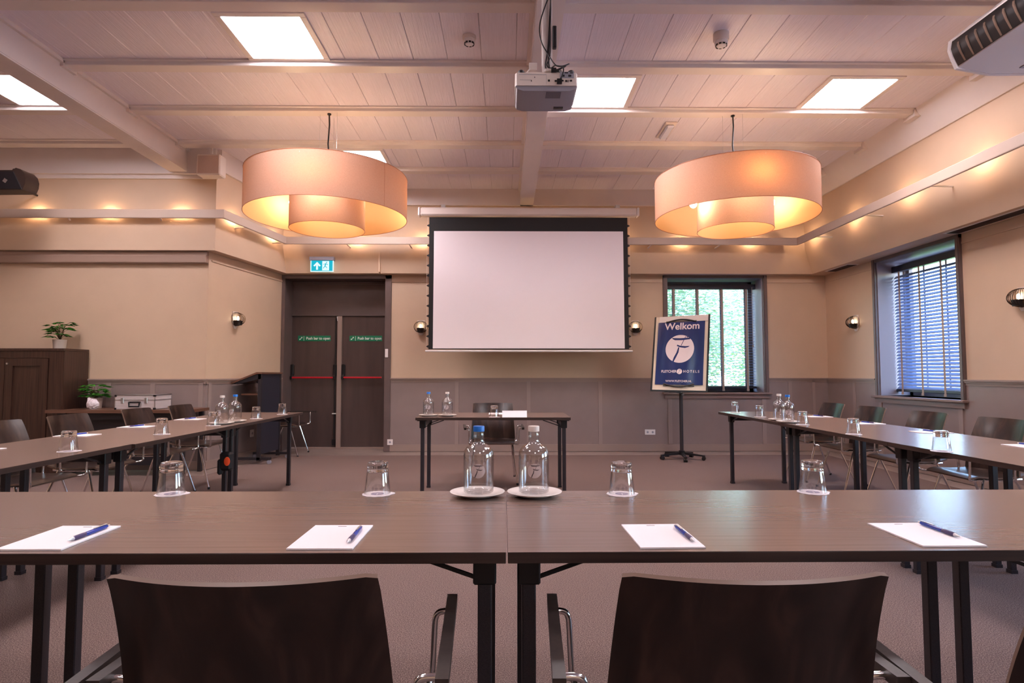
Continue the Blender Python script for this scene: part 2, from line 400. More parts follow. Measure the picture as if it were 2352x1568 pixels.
# beams
def beam(x0, x1, y1, z):
    mb = MB(); mb.box(x0, x1, -3.2, y1, z, ZC); mb.box(x0 - .03, x1 + .03, -3.2, y1, ZC - .035, ZC); mb.box(x0 - .006, x1 + .006, -3.2, y1, z + .012, z + .03)
    return struct('ceiling_beam', mb, M_beam)
beam(.205, .392, 8.76, ZB); beam(-4.08, -3.87, YL - .09, ZB - .045)
JY = [7.78 - .90 * k for k in range(13)]
for j, y in enumerate(JY):
    for x0, x1 in ((.392, 4.25), (-3.87, .205), (-7.5, -4.08)):
        if x0 < -4 and y > 7.2: continue
        xe = x1
        if x0 == -3.87 and y > 7.2: x0 = -3.3
        mb = MB(); mb.prism([(y - .02, ZC), (y - .02, ZC - .012), (y, ZC - .018), (y + .006, ZJ + .004), (y + .012, ZJ), (y + .128, ZJ), (y + .134, ZJ + .004), (y + .14, ZC - .018), (y + .16, ZC - .012), (y + .16, ZC)], 'x', x0, xe)
        if x1 == 4.25: mb.box(4.20, 4.29, y - .02, y + .16, ZJ - .035, ZC - .002)
        if x0 in (-3.87,): mb.box(-3.88, -3.84, y - .012, y + .152, ZJ - .02, ZC - .002)
        struct('ceiling_joist', mb, M_beam)
# wainscot, rail, baseboard
mb = MB()
for sd, a, b in (('back', DX1 + .07, WX0 - .06), ('back', WX1 + .06, XR), ('left', -7.5, PB.x + .012), ('alcove', 0, RL - .0), ('right', 4.26, VY0 - .06), ('right', 1.26, 2.54), ('right', -3.2, -.66), ('right', VY1 + .06, YB)):
    wb(mb, sd, a, b, 0, 1.06, -.001, .012)
wb(mb, 'back', WX0 - .06, WX1 + .06, 0, WZ0 - .03, -.001, .012); wb(mb, 'right', VY0 - .06, VY1 + .06, 0, WZ0 - .03, -.001, .012)
struct('trim_4', mb, M_wains)
mb = MB()
for x in (-.742, .335, 1.412, 4.28): wb(mb, 'back', x - .027, x + .027, .1, 1.05, .012, .022)
wb(mb, 'back', 4.62, 4.66, .1, 1.05, .012, .02)
for x in (-4.81, -4.28, -3.70): wb(mb, 'left', x - .027, x + .027, .1, 1.05, .012, .022)
wb(mb, 'alcove', .03, .085, .1, 1.05, .012, .022)
for x in (5.1, 4.0, 2.9, 8.3): wb(mb, 'right', x - .027, x + .027, .1, 1.05, .012, .022)
for x in (WX0 + .02, WX1 - .02): wb(mb, 'back', x - .03, x + .03, .1, WZ0 - .05, .012, .024)
for x in (VY0 + .02, VY1 - .02): wb(mb, 'right', x - .03, x + .03, .1, WZ0 - .05, .012, .024)
struct('trim_5', mb, pmat('batten_paint', srgb(150, 132, 127), .4))
mb = MB()
for sd, a, b in (('back', DX1 + .07, WX0 - .06), ('back', WX1 + .06, XR), ('left', -7.5, PB.x + .03), ('alcove', -.03, RL), ('right', 4.26, VY0 - .06), ('right', 1.26, 2.54), ('right', -3.2, -.66), ('right', VY1 + .06, YB)):
    wb(mb, sd, a, b, 1.055, 1.075, 0, .03); wb(mb, sd, a, b, 1.075, 1.092, 0, .042)
    wb(mb, sd, a, b, 1.03, 1.055, 0, .02)
struct('trim_6', mb, M_wrail)
for nm, segs in (('baseboard_back', [('back', DX1 + .07, XR)]), ('baseboard_left', [('left', -7.5, PB.x + .02)]), ('baseboard_alcove', [('alcove', 0, RL)]), ('baseboard_right', [('right', -3.2, YB)])):
    mb = MB()
    for sd, a, b in segs: wb(mb, sd, a, b, 0, .095, .01, .03); wb(mb, sd, a, b, .095, .105, .01, .024)
    struct(nm, mb, M_wrail)
# picture rail shadow moulding high on the walls
mb = MB()
for sd, a, b in (('back', DX1 + .07, WX0 - .07), ('back', WX1 + .07, XR), ('right', 4.27, VY0 - .07), ('right', VY1 + .07, YB), ('alcove', .05, RL)):
    wb(mb, sd, a, b, 2.54, 2.56, -.001, .012)
struct('trim_7', mb, M_wall)
# brackets of the cove lip
def bracket_at(p, n, reach):
    mb = MB(); a = Vector((p.x, p.y, 3.015)); b = Vector((p.x + n.x * reach, p.y + n.y * reach, 3.02))
    mb.bar(a, b, .018, .012); return mb
for y in (8.0, 6.9, 5.8, 4.7, 3.6, 2.5):
    obj('bracket', bracket_at(Vector((XR - .42, y)), Vector((-1, 0)), .22), M_beam, lip)
for x in (-2.3, -1.4, 2.1, 3.1): obj('bracket', bracket_at(Vector((x, YB - .24)), Vector((0, -1)), .21), M_beam, lip)
for x in (-6.6, -5.3, -4.2): obj('bracket', bracket_at(Vector((x, YL - .09)), Vector((.5, -1)), .09), M_beam, lip)
for s_ in (.3, 1.2):
    p = PB + RD * s_ + RN * .12; obj('bracket', bracket_at(p, RN, .15), M_beam, lip)

# ------------------------------------------------------------------ door_1
door = MB(); door.box(DX0 - .001, DX0 + .03, YB + .0, YB + .41, 0, DZ - .03); door.box(DX1 - .03, DX1, YB, YB + .41, 0, DZ - .03); door.box(DX0, DX1, YB - .005, YB + .41, DZ - .03, DZ)
door.box(DX1 - .02, DX1 + .07, YB - .03, YB + .01, 0, DZ); door.box(DX0 + .002, DX0 + .05, YB - .02, YB + .02, 0, DZ); door.box(DX0, DX1 + .07, YB - .03, YB + .01, DZ - .05, DZ + .002)
YD = 9.4
door.box(DX0, DX1, YD - .06, YD + .02, 2.06, 2.09)
d1 = struct('door_1', door, M_frame)
mb = MB(); mb.box(DX0 + .03, DX1 - .03, YD - .02, YD + .02, 2.09, DZ - .03); mb.box(DX0 + .03, DX1 - .03, YD - .05, YD - .02, 2.56, 2.60); obj('transom_panel', mb, M_frame, d1)
xa, xm0, xm1, xb = atY(669, 900, YD).x, atY(776, 900, YD).x, atY(786, 900, YD).x, atY(885, 900, YD).x
mb = MB(); mb.box(xa - .06, xa, YD - .05, YD + .02, 0, 2.06); mb.box(xb, DX1 - .005, YD - .05, YD + .02, 0, 2.06); obj('door_frame', mb, M_frame, d1)
mb = MB(); mb.box(xm0, xm1, YD - .075, YD - .01, 0.0, 2.055); obj('astragal', mb, M_wrail, d1)
mb = MB(); mb.box(DX0 + .03, DX1 - .03, YD - .06, YD + .02, -.004, .02); obj('threshold', mb, M_wrail, d1)
for k, (x0, x1) in enumerate(((xa, xm0), (xm1, xb))):
    mb = MB(); mb.box(x0 + .003, x1 - .003, YD - .03, YD + .015, .02, 2.055); lf = obj('door_leaf', mb, M_door, d1)
    mb = MB(); mb.tube([(x0 + .04, YD - .10, 1.095), (x1 - .04, YD - .10, 1.095)], .014, 10); obj('push_bar', mb, M_red, lf)
    for e in (0, 1):
        if k == 1 and e == 1: continue
        xx = (x0 + .03) if e == 0 else (x1 - .035)
        mb = MB(); mb.box(xx - .025, xx + .025, YD - .085, YD - .03, 1.13, 1.30, bev=.01); mb.bar((xx, YD - .06, 1.15), (xx, YD - .10, 1.09), .03, .03); mb.box(xx - .02, xx + .02, YD - .115, YD - .08, 1.065, 1.12, bev=.008); obj('bar_mount', mb, M_black, lf)
    if k == 0:
        mb = MB(); mb.tube([(x1 - .035, YD - .05, .06), (x1 - .035, YD - .05, 1.13)], .009, 8); mb.tube([(x1 - .035, YD - .05, 1.3), (x1 - .035, YD - .05, 2.02)], .009, 8); mb.box(x1 - .06, x1 - .01, YD - .07, YD - .03, .05, .14); obj('bolt_rod', mb, M_black, lf)
        mb = MB(); mb.box(x1 - .065, x1 - .005, YD - .08, YD - .03, .53, .545); obj('rod_guide', mb, M_white, lf)
        mb = MB(); mb.bar((x1 - .01, YD - .05, 2.05), (x1 + .005, YD - .07, 1.98), .02, .01); obj('door_closer_hook', mb, M_white, lf)
    cx = atY(723 if k == 0 else 841, 777, YD - .032); wd = .26
    mb = MB(); mb.box(cx.x - wd, cx.x + wd - .01, YD - .036, YD - .0301, cx.z - .043, cx.z + .043); sg = obj('push_sign', mb, M_green, lf)
    R = Matrix.Translation((cx.x + .055, YD - .0375, cx.z)) @ Matrix.Rotation(PI / 2, 4, 'X')
    text('lettering', 'Push bar to open', .058, M_signtxt, R, sg, off=.0012, sx=.93)
    mb = MB(); yy = YD - .037
    mb.box(cx.x - .17, cx.x - .164, yy - .001, yy, cx.z - .035, cx.z + .035)
    mb.bar((cx.x - .235, yy, cx.z - .02), (cx.x - .195, yy, cx.z + .018), .002, .008); mb.prism([(cx.x - .19, cx.z + .025), (cx.x - .215, cx.z + .02), (cx.x - .196, cx.z)], 'y', yy - .001, yy); mb.prism([(cx.x - .24, cx.z - .025), (cx.x - .215, cx.z - .02), (cx.x - .236, cx.z)], 'y', yy - .001, yy)
    obj('arrow_mark', mb, M_signtxt, sg)

# ------------------------------------------------------------------ windows
def casing(mb, side, a, b):
    for s0, s1 in ((a - .06, a), (b, b + .06)): wb(mb, side, s0, s1, WZ0, WZ1 + .03, -.01, .03); wb(mb, side, s0 + .012, s1 - .012, WZ0, WZ1 + .03, .03, .038)
    wb(mb, side, a - .06, b + .06, WZ1 - .01, WZ1 + .03, -.01, .03)
mb = MB(); casing(mb, 'back', WX0, WX1); w1 = struct('window_1', mb, M_frame)
mb = MB(); mb.box(WX0 - .0, WX0 + .012, YB, YB + .38, WZ0, WZ1); mb.box(WX1 - .012, WX1, YB, YB + .38, WZ0, WZ1); mb.box(WX0, WX1, YB, YB + .38, WZ1 - .012, WZ1); obj('reveal', mb, M_reveal, w1)
mb = MB(); mb.box(WX0 - .09, WX1 + .09, YB - .08, YB + .38, WZ0 - .03, WZ0, bev=.006); mb.box(WX0 - .06, WX1 + .06, YB - .04, YB, WZ0 - .09, WZ0 - .03); obj('window_sill', mb, M_sill, w1)
mb = MB(); yy = YB + .38
mb.box(WX0, WX0 + .07, yy, yy + .05, WZ0, WZ1); mb.box(WX1 - .07, WX1, yy, yy + .05, WZ0, WZ1); mb.box(WX0, WX1, yy, yy + .05, WZ1 - .09, WZ1); mb.box(WX0, WX1, yy, yy + .05, WZ0, WZ0 + .09); obj('window_frame', mb, M_frame, w1)
mb = MB(); mb.box(WX0 + .06, WX1 - .06, yy + .02, yy + .028, WZ0 + .08, WZ1 - .08); obj('pane', mb, M_pane, w1)
mb = MB(); casing(mb, 'right', VY0, VY1); w2 = struct('window_2', mb, M_frame)
mb = MB(); mb.box(XR, XR + .38, VY0, VY0 + .012, WZ0, WZ1); mb.box(XR, XR + .38, VY1 - .012, VY1, WZ0, WZ1); mb.box(XR, XR + .38, VY0, VY1, WZ1 - .012, WZ1); obj('reveal', mb, M_reveal, w2)
mb = MB(); mb.box(XR - .08, XR + .38, VY0 - .09, VY1 + .09, WZ0 - .03, WZ0, bev=.006); mb.box(XR - .04, XR, VY0 - .06, VY1 + .06, WZ0 - .09, WZ0 - .03); obj('window_sill', mb, M_sill, w2)
mb = MB(); xx = XR + .38
mb.box(xx, xx + .05, VY0, VY0 + .07, WZ0, WZ1); mb.box(xx, xx + .05, VY1 - .07, VY1, WZ0, WZ1); mb.box(xx, xx + .05, VY0, VY1, WZ1 - .09, WZ1); mb.box(xx, xx + .05, VY0, VY1, WZ0, WZ0 + .09); obj('window_frame', mb, M_frame, w2)
mb = MB(); mb.box(xx + .02, xx + .028, VY0 + .06, VY1 - .06, WZ0 + .08, WZ1 - .08); obj('pane', mb, M_pane, w2)

for n_, (y0_, y1_) in enumerate(((2.6, 4.2), (-.6, 1.2))):  # unseen windows beyond the frame, added to let in cool daylight
    mb = MB(); casing(mb, 'right', y0_, y1_); w3 = struct('window_%d' % (n_ + 3), mb, M_frame)
    mb = MB(); mb.box(XR - .08, XR + .38, y0_ - .09, y1_ + .09, WZ0 - .03, WZ0, bev=.006); obj('window_sill', mb, M_sill, w3)
    mb = MB(); mb.box(xx, xx + .05, y0_, y0_ + .06, WZ0, WZ1); mb.box(xx, xx + .05, y1_ - .06, y1_, WZ0, WZ1); mb.box(xx, xx + .05, y0_, y1_, WZ1 - .06, WZ1); mb.box(xx, xx + .05, y0_, y1_, WZ0, WZ0 + .06); obj('window_frame', mb, M_frame, w3)
    mb = MB(); mb.box(xx + .02, xx + .028, y0_ + .05, y1_ - .05, WZ0 + .05, WZ1 - .05); obj('pane', mb, M_pane, w3)
def blind(loc, rz, width, zt, zb, label, tapes, tilt):
    """local x along the window, local -y into the room"""
    t = thing('venetian_blind', label, 'blind', loc, rz, 'venetian blinds in the window recesses')
    n = int((zt - zb - .06) / .042)
    mb = MB(); hw = width / 2
    for i in range(n):
        z = zb + .05 + i * .042; dy = .025 * math.cos(tilt); dz = .025 * math.sin(tilt)
        pts = [(-dy, -dz), (0, .003), (dy, dz), (dy, dz - .0012), (0, .0018), (-dy, -dz - .0012)]
        mb.prism([(p[0], z + p[1]) for p in pts], 'x', -hw + .01, hw - .01)
    obj('slats', mb, M_slat, t, ang=60)
    mb = MB(); mb.box(-hw, hw, -.035, .03, zt - .03, zt + .05, bev=.003); obj('head_rail', mb, M_slatdk, t)
    mb = MB(); mb.box(-hw + .01, hw - .01, -.03, .03, zb - .005, zb + .03, bev=.004); obj('bottom_rail', mb, M_slatdk, t)
    for x in tapes:
        mb = MB(); mb.box(x - .016, x + .016, -.0325, -.0313, zb - .03, zt); mb.box(x - .016, x + .016, .0313, .0325, zb - .0, zt); mb.box(x - .02, x + .02, -.036, -.03, zb - .04, zb - .01); obj('ladder_tape', mb, M_tape, t)
    mb = MB(); mb.tube([(hw - .06, -.045, zt), (hw - .06, -.045, zt - .9)], .003, 6); mb.ball((hw - .06, -.045, zt - .92), .012, 8, (1, 1, 1.6)); obj('pull_cord', mb, M_tape, t)
    return t
blind(((WX0 + WX1) / 2, YB + .25, 0), 0, WX1 - WX0 - .03, 2.50, .93, 'dark venetian blind in the far wall window, behind the flip chart', [-.56, -.19, .19, .57], .14)
blind((XR + .22, (VY0 + VY1) / 2, 0), -PI / 2, VY1 - VY0 - .03, 2.50, .93, 'dark venetian blind in the right-hand wall window above the chairs', [-.55, -.18, .19, .56], .85)

# ------------------------------------------------------------------ outside
mb = MB(); mb.box(-6, 30, 9.9, 40, -.6, -.5); tag(obj('lawn', mb, M_lawn), 'green lawn outside the far wall window', 'lawn')['kind'] = 'stuff'
mb = MB(); mb.box(5.6, 30, -8, 9.9, -.6, -.5); tag(obj('terrace', mb, noise_mat('paving', [srgb(176, 176, 182), srgb(196, 194, 198)], (1, 1, 1), 5, rough=.8)), 'pale paving added outside the right-hand windows to bounce cool light', 'terrace')  # paving made up here so the ground bounces cool light indoors
def tree(x, y, r, h, n, label, seed):
    rd = random.Random(seed); t = thing('garden_tree', label, 'tree', (x, y, -.499), 0, 'trees outside the windows')
    mb = MB(); mb.tube([(0, 0, 0), (.1, 0, h * .4), (0, .1, h * .7)], [.16, .12, .07], 8); obj('trunk', mb, M_bark, t)
    mb = MB()
    for _ in range(n):
        a = rd.uniform(0, 2 * PI); cz = rd.uniform(-1, 1); rr = rd.random() ** .4; q_ = math.sqrt(1 - cz * cz)
        p = Vector((math.cos(a) * q_ * r * rr, math.sin(a) * q_ * r * rr, h * .57 + cz * h * .41 * rr))
        s_ = rd.uniform(.028, .062); e = Matrix.Rotation(rd.uniform(0, 6.3), 3, 'Z') @ Matrix.Rotation(rd.uniform(-1.2, 1.2), 3, 'X')
        mb.add([p + e @ Vector(v_) * s_ for v_ in ((-1, 0, 0), (0, -.5, .1), (1, 0, 0), (0, .5, .1))], [[0, 1, 2, 3]])
    obj('foliage', mb, M_treeleaf, t, smooth=False)
tree(3.0, 12.4, 1.7, 4.6, 36000, 'broad pale green tree behind the left of the far window', 1)
tree(6.5, 13.6, 1.9, 5.0, 36000, 'low bushy tree behind the right of the far window', 2)
tree(11.0, 8.8, 1.5, 2.6, 6000, 'bushy tree outside the right-hand window', 3)

# ------------------------------------------------------------------ tables
TL_, TW_ = 1.435, .76
def make_table(Lx, Wy, label, name='folding_table'):
    t = thing(name, label, 'table', (0, 0, 0), 0, 'folding conference tables')
    mb = MB(); mb.box(-Lx / 2, Lx / 2, -Wy / 2, Wy / 2, .7245, .7495, 1, bev=.0012); mb.box(-Lx / 2, Lx / 2, -Wy / 2, Wy / 2, .7496, .75, 0)
    obj('tabletop', mb, [M_top, M_tedge], t)
    for sx in (-1, 1):
        x = sx * (Lx / 2 - .052)
        mb = MB(); mb.box(x - .045, x + .045, -Wy / 2 + .06, Wy / 2 - .06, .712, .7245); mb.box(x - .02, x + .02, -Wy / 2 + .13, Wy / 2 - .13, .66, .70); fr = obj('leg_frame', mb, M_blackmetal, t)
        for sy in (-1, 1):
            y = sy * (Wy / 2 - .12)
            mb = MB(); mb.box(x - .017, x + .017, y - .017, y + .017, .004, .715, bev=.003); mb.box(x - .019, x + .019, y - .019, y + .019, .0, .02); obj('leg', mb, M_blackmetal, t)
            mb = MB(); mb.box(x - .028, x + .028, y - .024, y + .024, .643, .714, bev=.004); obj('hinge_bracket', mb, M_black, t)
            mb = MB(); mb.bar((x - sx * .02, y, .654), (x - sx * .20, y, .716), .008, .009); obj('brace', mb, M_black, t)
    return remember(t)
tb = make_table(TL_, .71, 'dark folding table left of the centre seam in the front row')
tb.location = (-TL_ / 2 - .0005, 1.379 + .355, 0)
dup(tb, (TL_ / 2 + .002, 1.379 + .355 + .004, 0), math.radians(.3), 'dark folding table right of the centre seam in the front row')
dup(tb, (-TL_ * 1.5 - .0006, 1.379 + .355, 0), 0, 'dark folding table at the left end of the front row, mostly out of frame')
dup(tb, (TL_ * 1.5 + .0021, 1.379 + .355 + .004 + .00752, 0), math.radians(.3), 'dark folding table at the right end of the front row, mostly out of frame')
AL = 1.42
ts = make_table(AL, .79, 'dark folding table at the far end of the left row, two bottles on its edge', 'folding_table')
LX, RX = -2.535, 2.665
LE = 6.33
ts.location = (LX, LE - AL / 2, 0); ts.rotation_euler = (0, 0, PI / 2)
dup(ts, (LX, LE - AL * 1.5, 0), PI / 2, 'dark folding table in the middle of the left row')
ts2 = make_table(1.33, .79, 'dark folding table at the near end of the left row'); ts2.location = (LX - .02, LE - AL * 2 - .667, 0); ts2.rotation_euler = (0, 0, PI / 2)
RE = 6.40
dup(ts, (RX, RE - AL / 2, 0), PI / 2, 'dark folding table at the far end of the right row, by the flip chart')
dup(ts, (RX, RE - AL * 1.5, 0), PI / 2, 'dark folding table in the middle of the right row')
dup(ts2, (RX, RE - AL * 2 - .667, 0), PI / 2, 'dark folding table at the near end of the right row')
tp = make_table(1.44, .71, "small dark table facing the others under the projection screen")
tp.location = (-.122, 5.56 + .355, 0)

# ------------------------------------------------------------------ chairs (local: sitter looks to +y)
def make_chair(label):
    t = thing('armchair', label, 'chair', (0, 0, 0), 0, 'stained plywood chairs with chrome frames')
    def back(u, v):
        x = (u - .5) * 2; w = .243 - .023 * v; z = .44 + .386 * v; y = -.145 - .02 * v - .08 * v * v + .05 * x * x
        rr = max(0, abs(x) - .93) / .07; z2 = z - (.004 * rr * rr if v > .99 else 0)
        return (x * w, y, z2)
    mb = MB(); mb.shell(back, 24, 14, .0095); obj('backrest', mb, [M_ply, M_plyedge], t, ang=50)
    def seat(u, v):
        x = (u - .5) * 2; w = .232 - .02 * max(0, v - .75) * 4; y = -.165 + .395 * v
        z = .440 - .012 * math.sin(PI * min(1, v * 1.15)) - .03 * max(0, v - .8) ** 2 * 25 * .6 + .006 * x * x * (1 - v) + (.01 * (1 - v * 8) if v < .125 else 0)
        return (x * w, y, z)
    mb = MB(); mb.shell(seat, 12, 14, .012); obj('seat', mb, [M_ply, M_plyedge], t, ang=50)
    mb = MB()
    for s_ in (-1, 1): mb.tube([(s_ * .19, .17, .418), (s_ * .2, 0, .416), (s_ * .19, -.15, .42)], .0095, 8)
    mb.tube([(-.2, .12, .415), (.2, .12, .415)], .0095, 8); mb.tube([(-.2, -.1, .413), (.2, -.1, .413)], .0095, 8); obj('seat_frame', mb, M_chrome, t)
    for s_ in (-1, 1):
        for yt, yb in ((.12, .25), (-.1, -.27)):
            mb = MB(); mb.tube([(s_ * .2, yt, .42), (s_ * .205, yt + (yb - yt) * .1, .38), (s_ * .245, yb, .006)], .0095, 10); leg = obj('leg', mb, M_chrome, t)
            mb = MB(); mb.tube([(s_ * .2445, yb - .001, .022), (s_ * .2455, yb, 0.0)], .0125, 10); obj('foot_cap', mb, M_black, leg)
        mb = MB(); mb.prism([(s_ * .315 - .0125, -.085), (s_ * .315 + .0125, -.085), (s_ * .297 + .0125, .335), (s_ * .297 - .0125, .335)], 'z', .580, .602); ar = obj('armrest', mb, M_arm, t)
        for y, yb in ((-.05, -.07), (.262, .16)):
            mb = MB(); mb.tube(smooth([(s_ * .304, y, .588), (s_ * .284, y, .588), (s_ * .270, y, .584), (s_ * .263, y, .572), (s_ * .261, y, .55), (s_ * .257, y, .46), (s_ * .254, y, .432), (s_ * .240, y * .9, .419), (s_ * .19, yb, .416)]), .0075, 12); obj('arm_support', mb, M_chrome, ar)
    return remember(t)
ch = make_chair('dark plywood armchair in front, left of centre, its back filling the lower left'); ch.location = (-.432, 1.20, 0)
dup(ch, (.412, 1.20, 0), 0, 'dark plywood armchair in front, right of centre, its back to us')
dup(ch, (-1.092, 1.14, 0), 0, 'dark plywood armchair cut off by the lower left corner')
dup(ch, (1.066, 1.143, 0), 0, 'dark plywood armchair cut off by the lower right corner')
def seat_chair(x, y, a, label): dup(ch, (x, y, 0), a, label)
LXC = -3.32
for y, l in ((4.16, 'dark plywood chair nearest us behind the left tables, cut by the frame'), (4.84, 'dark plywood chair behind the left tables, second nearest, before the cabinet'), (5.66, 'dark plywood chair behind the left tables, third, before the side table'), (6.32, 'dark plywood chair behind the left tables, farthest and smallest')):
    seat_chair(LXC + (.04 if y > 5 else 0) + (.05 if y > 6 else 0), y, -PI / 2, l)
seat_chair(-3.16, 8.645, -PI / 2 + .03, 'dark plywood armchair in front of the exit doors, half hidden')
for y, l in ((6.62, 'dark plywood chair behind the right tables, farthest, by the corner'), (5.92, 'dark plywood chair behind the right tables, below the window sill at left'), (5.12, 'dark plywood chair behind the right tables, second nearest to us'), (4.36, 'dark plywood chair behind the right tables, nearest us, cut by the frame')):
    seat_chair(3.44, y, PI / 2, l)
seat_chair(-.14, 6.5, PI + .05, 'dark plywood armchair behind the presenter table under the screen')

# ------------------------------------------------------------------ tableware
ZT = .7505
LOGO = [[(450, 562), (470, 572), (600, 577), (772, 572), (785, 590), (770, 602), (640, 614), (510, 612), (470, 592)],
        [(693, 545), (702, 548), (628, 712), (618, 708)], [(693, 545), (722, 568), (750, 562), (742, 552), (712, 553)],
        [(556, 692), (572, 700), (600, 712), (700, 724), (772, 722), (748, 742), (690, 757), (600, 742), (545, 716)],
        [(572, 742), (592, 742), (582, 830), (540, 925), (500, 1008), (478, 998), (500, 925), (545, 835)]]
from mathutils.geometry import tessellate_polygon
def _clip(poly, ax, val, keep):
    out = []
    for i in range(len(poly)):
        a, b = poly[i], poly[(i + 1) % len(poly)]; ia = (a[ax] - val) * keep >= 0; ib = (b[ax] - val) * keep >= 0
        if ia: out.append(a)
        if ia != ib:
            t = (val - a[ax]) / (b[ax] - a[ax]); out.append((a[0] + (b[0] - a[0]) * t, a[1] + (b[1] - a[1]) * t))
    return out
def cells(pts, step=.12):
    """a flat outline cut into small convex pieces so that it can follow a curved surface"""
    for tri in tessellate_polygon([[Vector((x, y, 0)) for x, y in pts]]):
        t = [pts[i] for i in tri]; x = math.floor(min(p[0] for p in t) / step) * step
        while x < max(p[0] for p in t):
            q = _clip(_clip(t, 0, x, 1), 0, x + step, -1)
            if len(q) > 2:
                y = math.floor(min(p[1] for p in q) / step) * step
                while y < max(p[1] for p in q):
                    r = _clip(_clip(q, 1, y, 1), 1, y + step, -1)
                    if len(r) > 2: yield r
                    y += step
            x += step
def logo(mb, mi, place):
    """place(x,y)->3D with the disc as unit circle"""
    for poly in LOGO:
        pts = [((a - 603) / 252, -(b - 770) / 252) for a, b in poly]
        pts = [(x, y) if x * x + y * y < .98 else (x / math.hypot(x, y) * .99, y / math.hypot(x, y) * .99) for x, y in pts]
        for q in cells(pts): mb.add([place(x, y) for x, y in q], [list(range(len(q)))], mi)
def make_bottle(capmat, label):
    t = thing('water_bottle', label, 'bottle', (0, 0, 0), 0, 'glass water bottles with stoppers')
    prof = [(.02, .010), (.044, .004), (.0495, .009), (.0505, .02), (.0512, .11), (.0512, .125), (.048, .142), (.040, .154), (.028, .162), (.0195, .168), (.0172, .176), (.0172, .190), (.0182, .192), (.0172, .195), (.0172, .206)]
    mb = MB(); mb.lathe(prof, 32, caps=(True, False)); obj('glass_body', mb, M_glass, t, ang=60)
    inn = [(.02, .014), (.043, .009), (.0475, .014), (.0488, .11), (.0488, .124), (.0455, .14), (.038, .151), (.0165, .168), (.0152, .178), (.0152, .206)]
    mb = MB(); mb.lathe(inn, 32, caps=(True, False)); obj('glass_lining', mb, M_glass, t, ang=60)
    mb = MB(); mb.lathe([(.0165, .205), (.0188, .206), (.0188, .221), (.0178, .2235), (.006, .2235)], 24); obj('stopper', mb, capmat, t)
    r = .0516; cz = .082; rd = .0235
    place = lambda k: (lambda x, y: ((r + k) * math.sin(x * rd / r), -(r + k) * math.cos(x * rd / r), cz + y * rd))
    mb = MB(); n = 28; P0 = place(.0001)
    for j in range(n):
        a0, a1 = 2 * PI * j / n, 2 * PI * (j + 1) / n
        for k in range(4):
            r0, r1 = k / 4, (k + 1) / 4
            mb.add([P0(r0 * math.cos(a0), r0 * math.sin(a0)), P0(r1 * math.cos(a0), r1 * math.sin(a0)), P0(r1 * math.cos(a1), r1 * math.sin(a1)), P0(r0 * math.cos(a1), r0 * math.sin(a1))], [[0, 1, 2, 3]], 0)
    logo(mb, 1, place(.0006)); obj('round_print', mb, [M_print, M_printdk], t, smooth=False)
    return remember(t)
def alphamat(name, col, a):
    m = pmat(name, col, .6); bsdf(m).inputs['Alpha'].default_value = a; return m
M_print = alphamat('frosted_print', srgb(226, 206, 204), .5); M_printdk = alphamat('print_line', srgb(60, 44, 52), .85)
def make_tumbler(label):
    t = thing('tumbler', label, 'glass', (0, 0, 0), 0, 'upturned water glasses')
    mb = MB(); mb.lathe([(.0425, 0.0), (.0438, .001), (.0438, .003), (.0362, .071), (.0355, .073)], 32, caps=(False, False)); mb.lathe([(.0415, .001), (.0415, .003), (.0342, .069), (.033, .073), (.012, .0745)], 32, caps=(False, True)); obj('glass_wall', mb, M_glass, t, ang=60)
    mb = MB(); mb.lathe([(.012, .0755), (.033, .0745), (.0356, .0755), (.0360, .078), (.0343, .0805), (.0340, .088), (.0350, .0905), (.0345, .100), (.033, .105), (.029, .1065), (.010, .1045)], 32); obj('thick_base', mb, M_solidglass, t, ang=60)
    return remember(t)
def make_coaster(label):
    t = thing('paper_coaster', label, 'coaster', (0, 0, 0), 0, 'round paper coasters under the glasses')
    mb = MB(); n = 48; pts = []
    for j in range(n):
        a = 2 * PI * j / n; r = .050 + .0012 * math.cos(12 * a); r += .010 * max(0, math.cos(a - .25)) ** 30; pts.append((r * math.cos(a), r * math.sin(a)))
    mb.prism(pts, 'z', 0, .0008); obj('paper_disc', mb, M_paper, t)
    mb = MB(); mb.lathe([(.001, .0009), (.022, .0009), (.022, .0011), (.001, .0011)], 24); obj('ink_mark', mb, pmat('coaster_ink', srgb(158, 142, 164), .6), t)
    mb = MB(); mb.box(-.013, .014, .004, .007, .0011, .0013); mb.box(-.001, .002, -.016, .006, .0011, .0013); obj('ink_letter', mb, M_paper, t)
    return remember(t)
def make_plate(label):
    t = thing('saucer', label, 'plate', (0, 0, 0), 0, 'white saucers under the bottles')
    mb = MB(); mb.lathe([(.030, 0), (.052, 0), (.062, .004), (.0905, .0135), (.0912, .0150), (.0895, .0155), (.062, .0085), (.054, .0062), (.02, .006)], 40); obj('dish', mb, M_china, t, ang=60)
    return remember(t)
bw = bottle_w = None
P_bot = {}
spots = [  # x, y, cap, where
    (-.092, 2.01, 'b', 'left of the front seam'), (.092, 2.01, 'w', 'right of the front seam'),
    (-2.285, 4.84, 'w', 'on the left tables, nearer of the pair'), (-2.275, 5.05, 'b', 'on the left tables, farther of the pair'),
    (2.36, 5.16, 'w', 'on the right tables, farther of the pair'), (2.33, 4.94, 'b', 'on the right tables, nearer of the pair'),
    (-.745, 5.74, 'b', "on the presenter table, leftmost"), (-.565, 5.74, 'w', "on the presenter table, right of the other bottle")]
prot = {}; plate = None
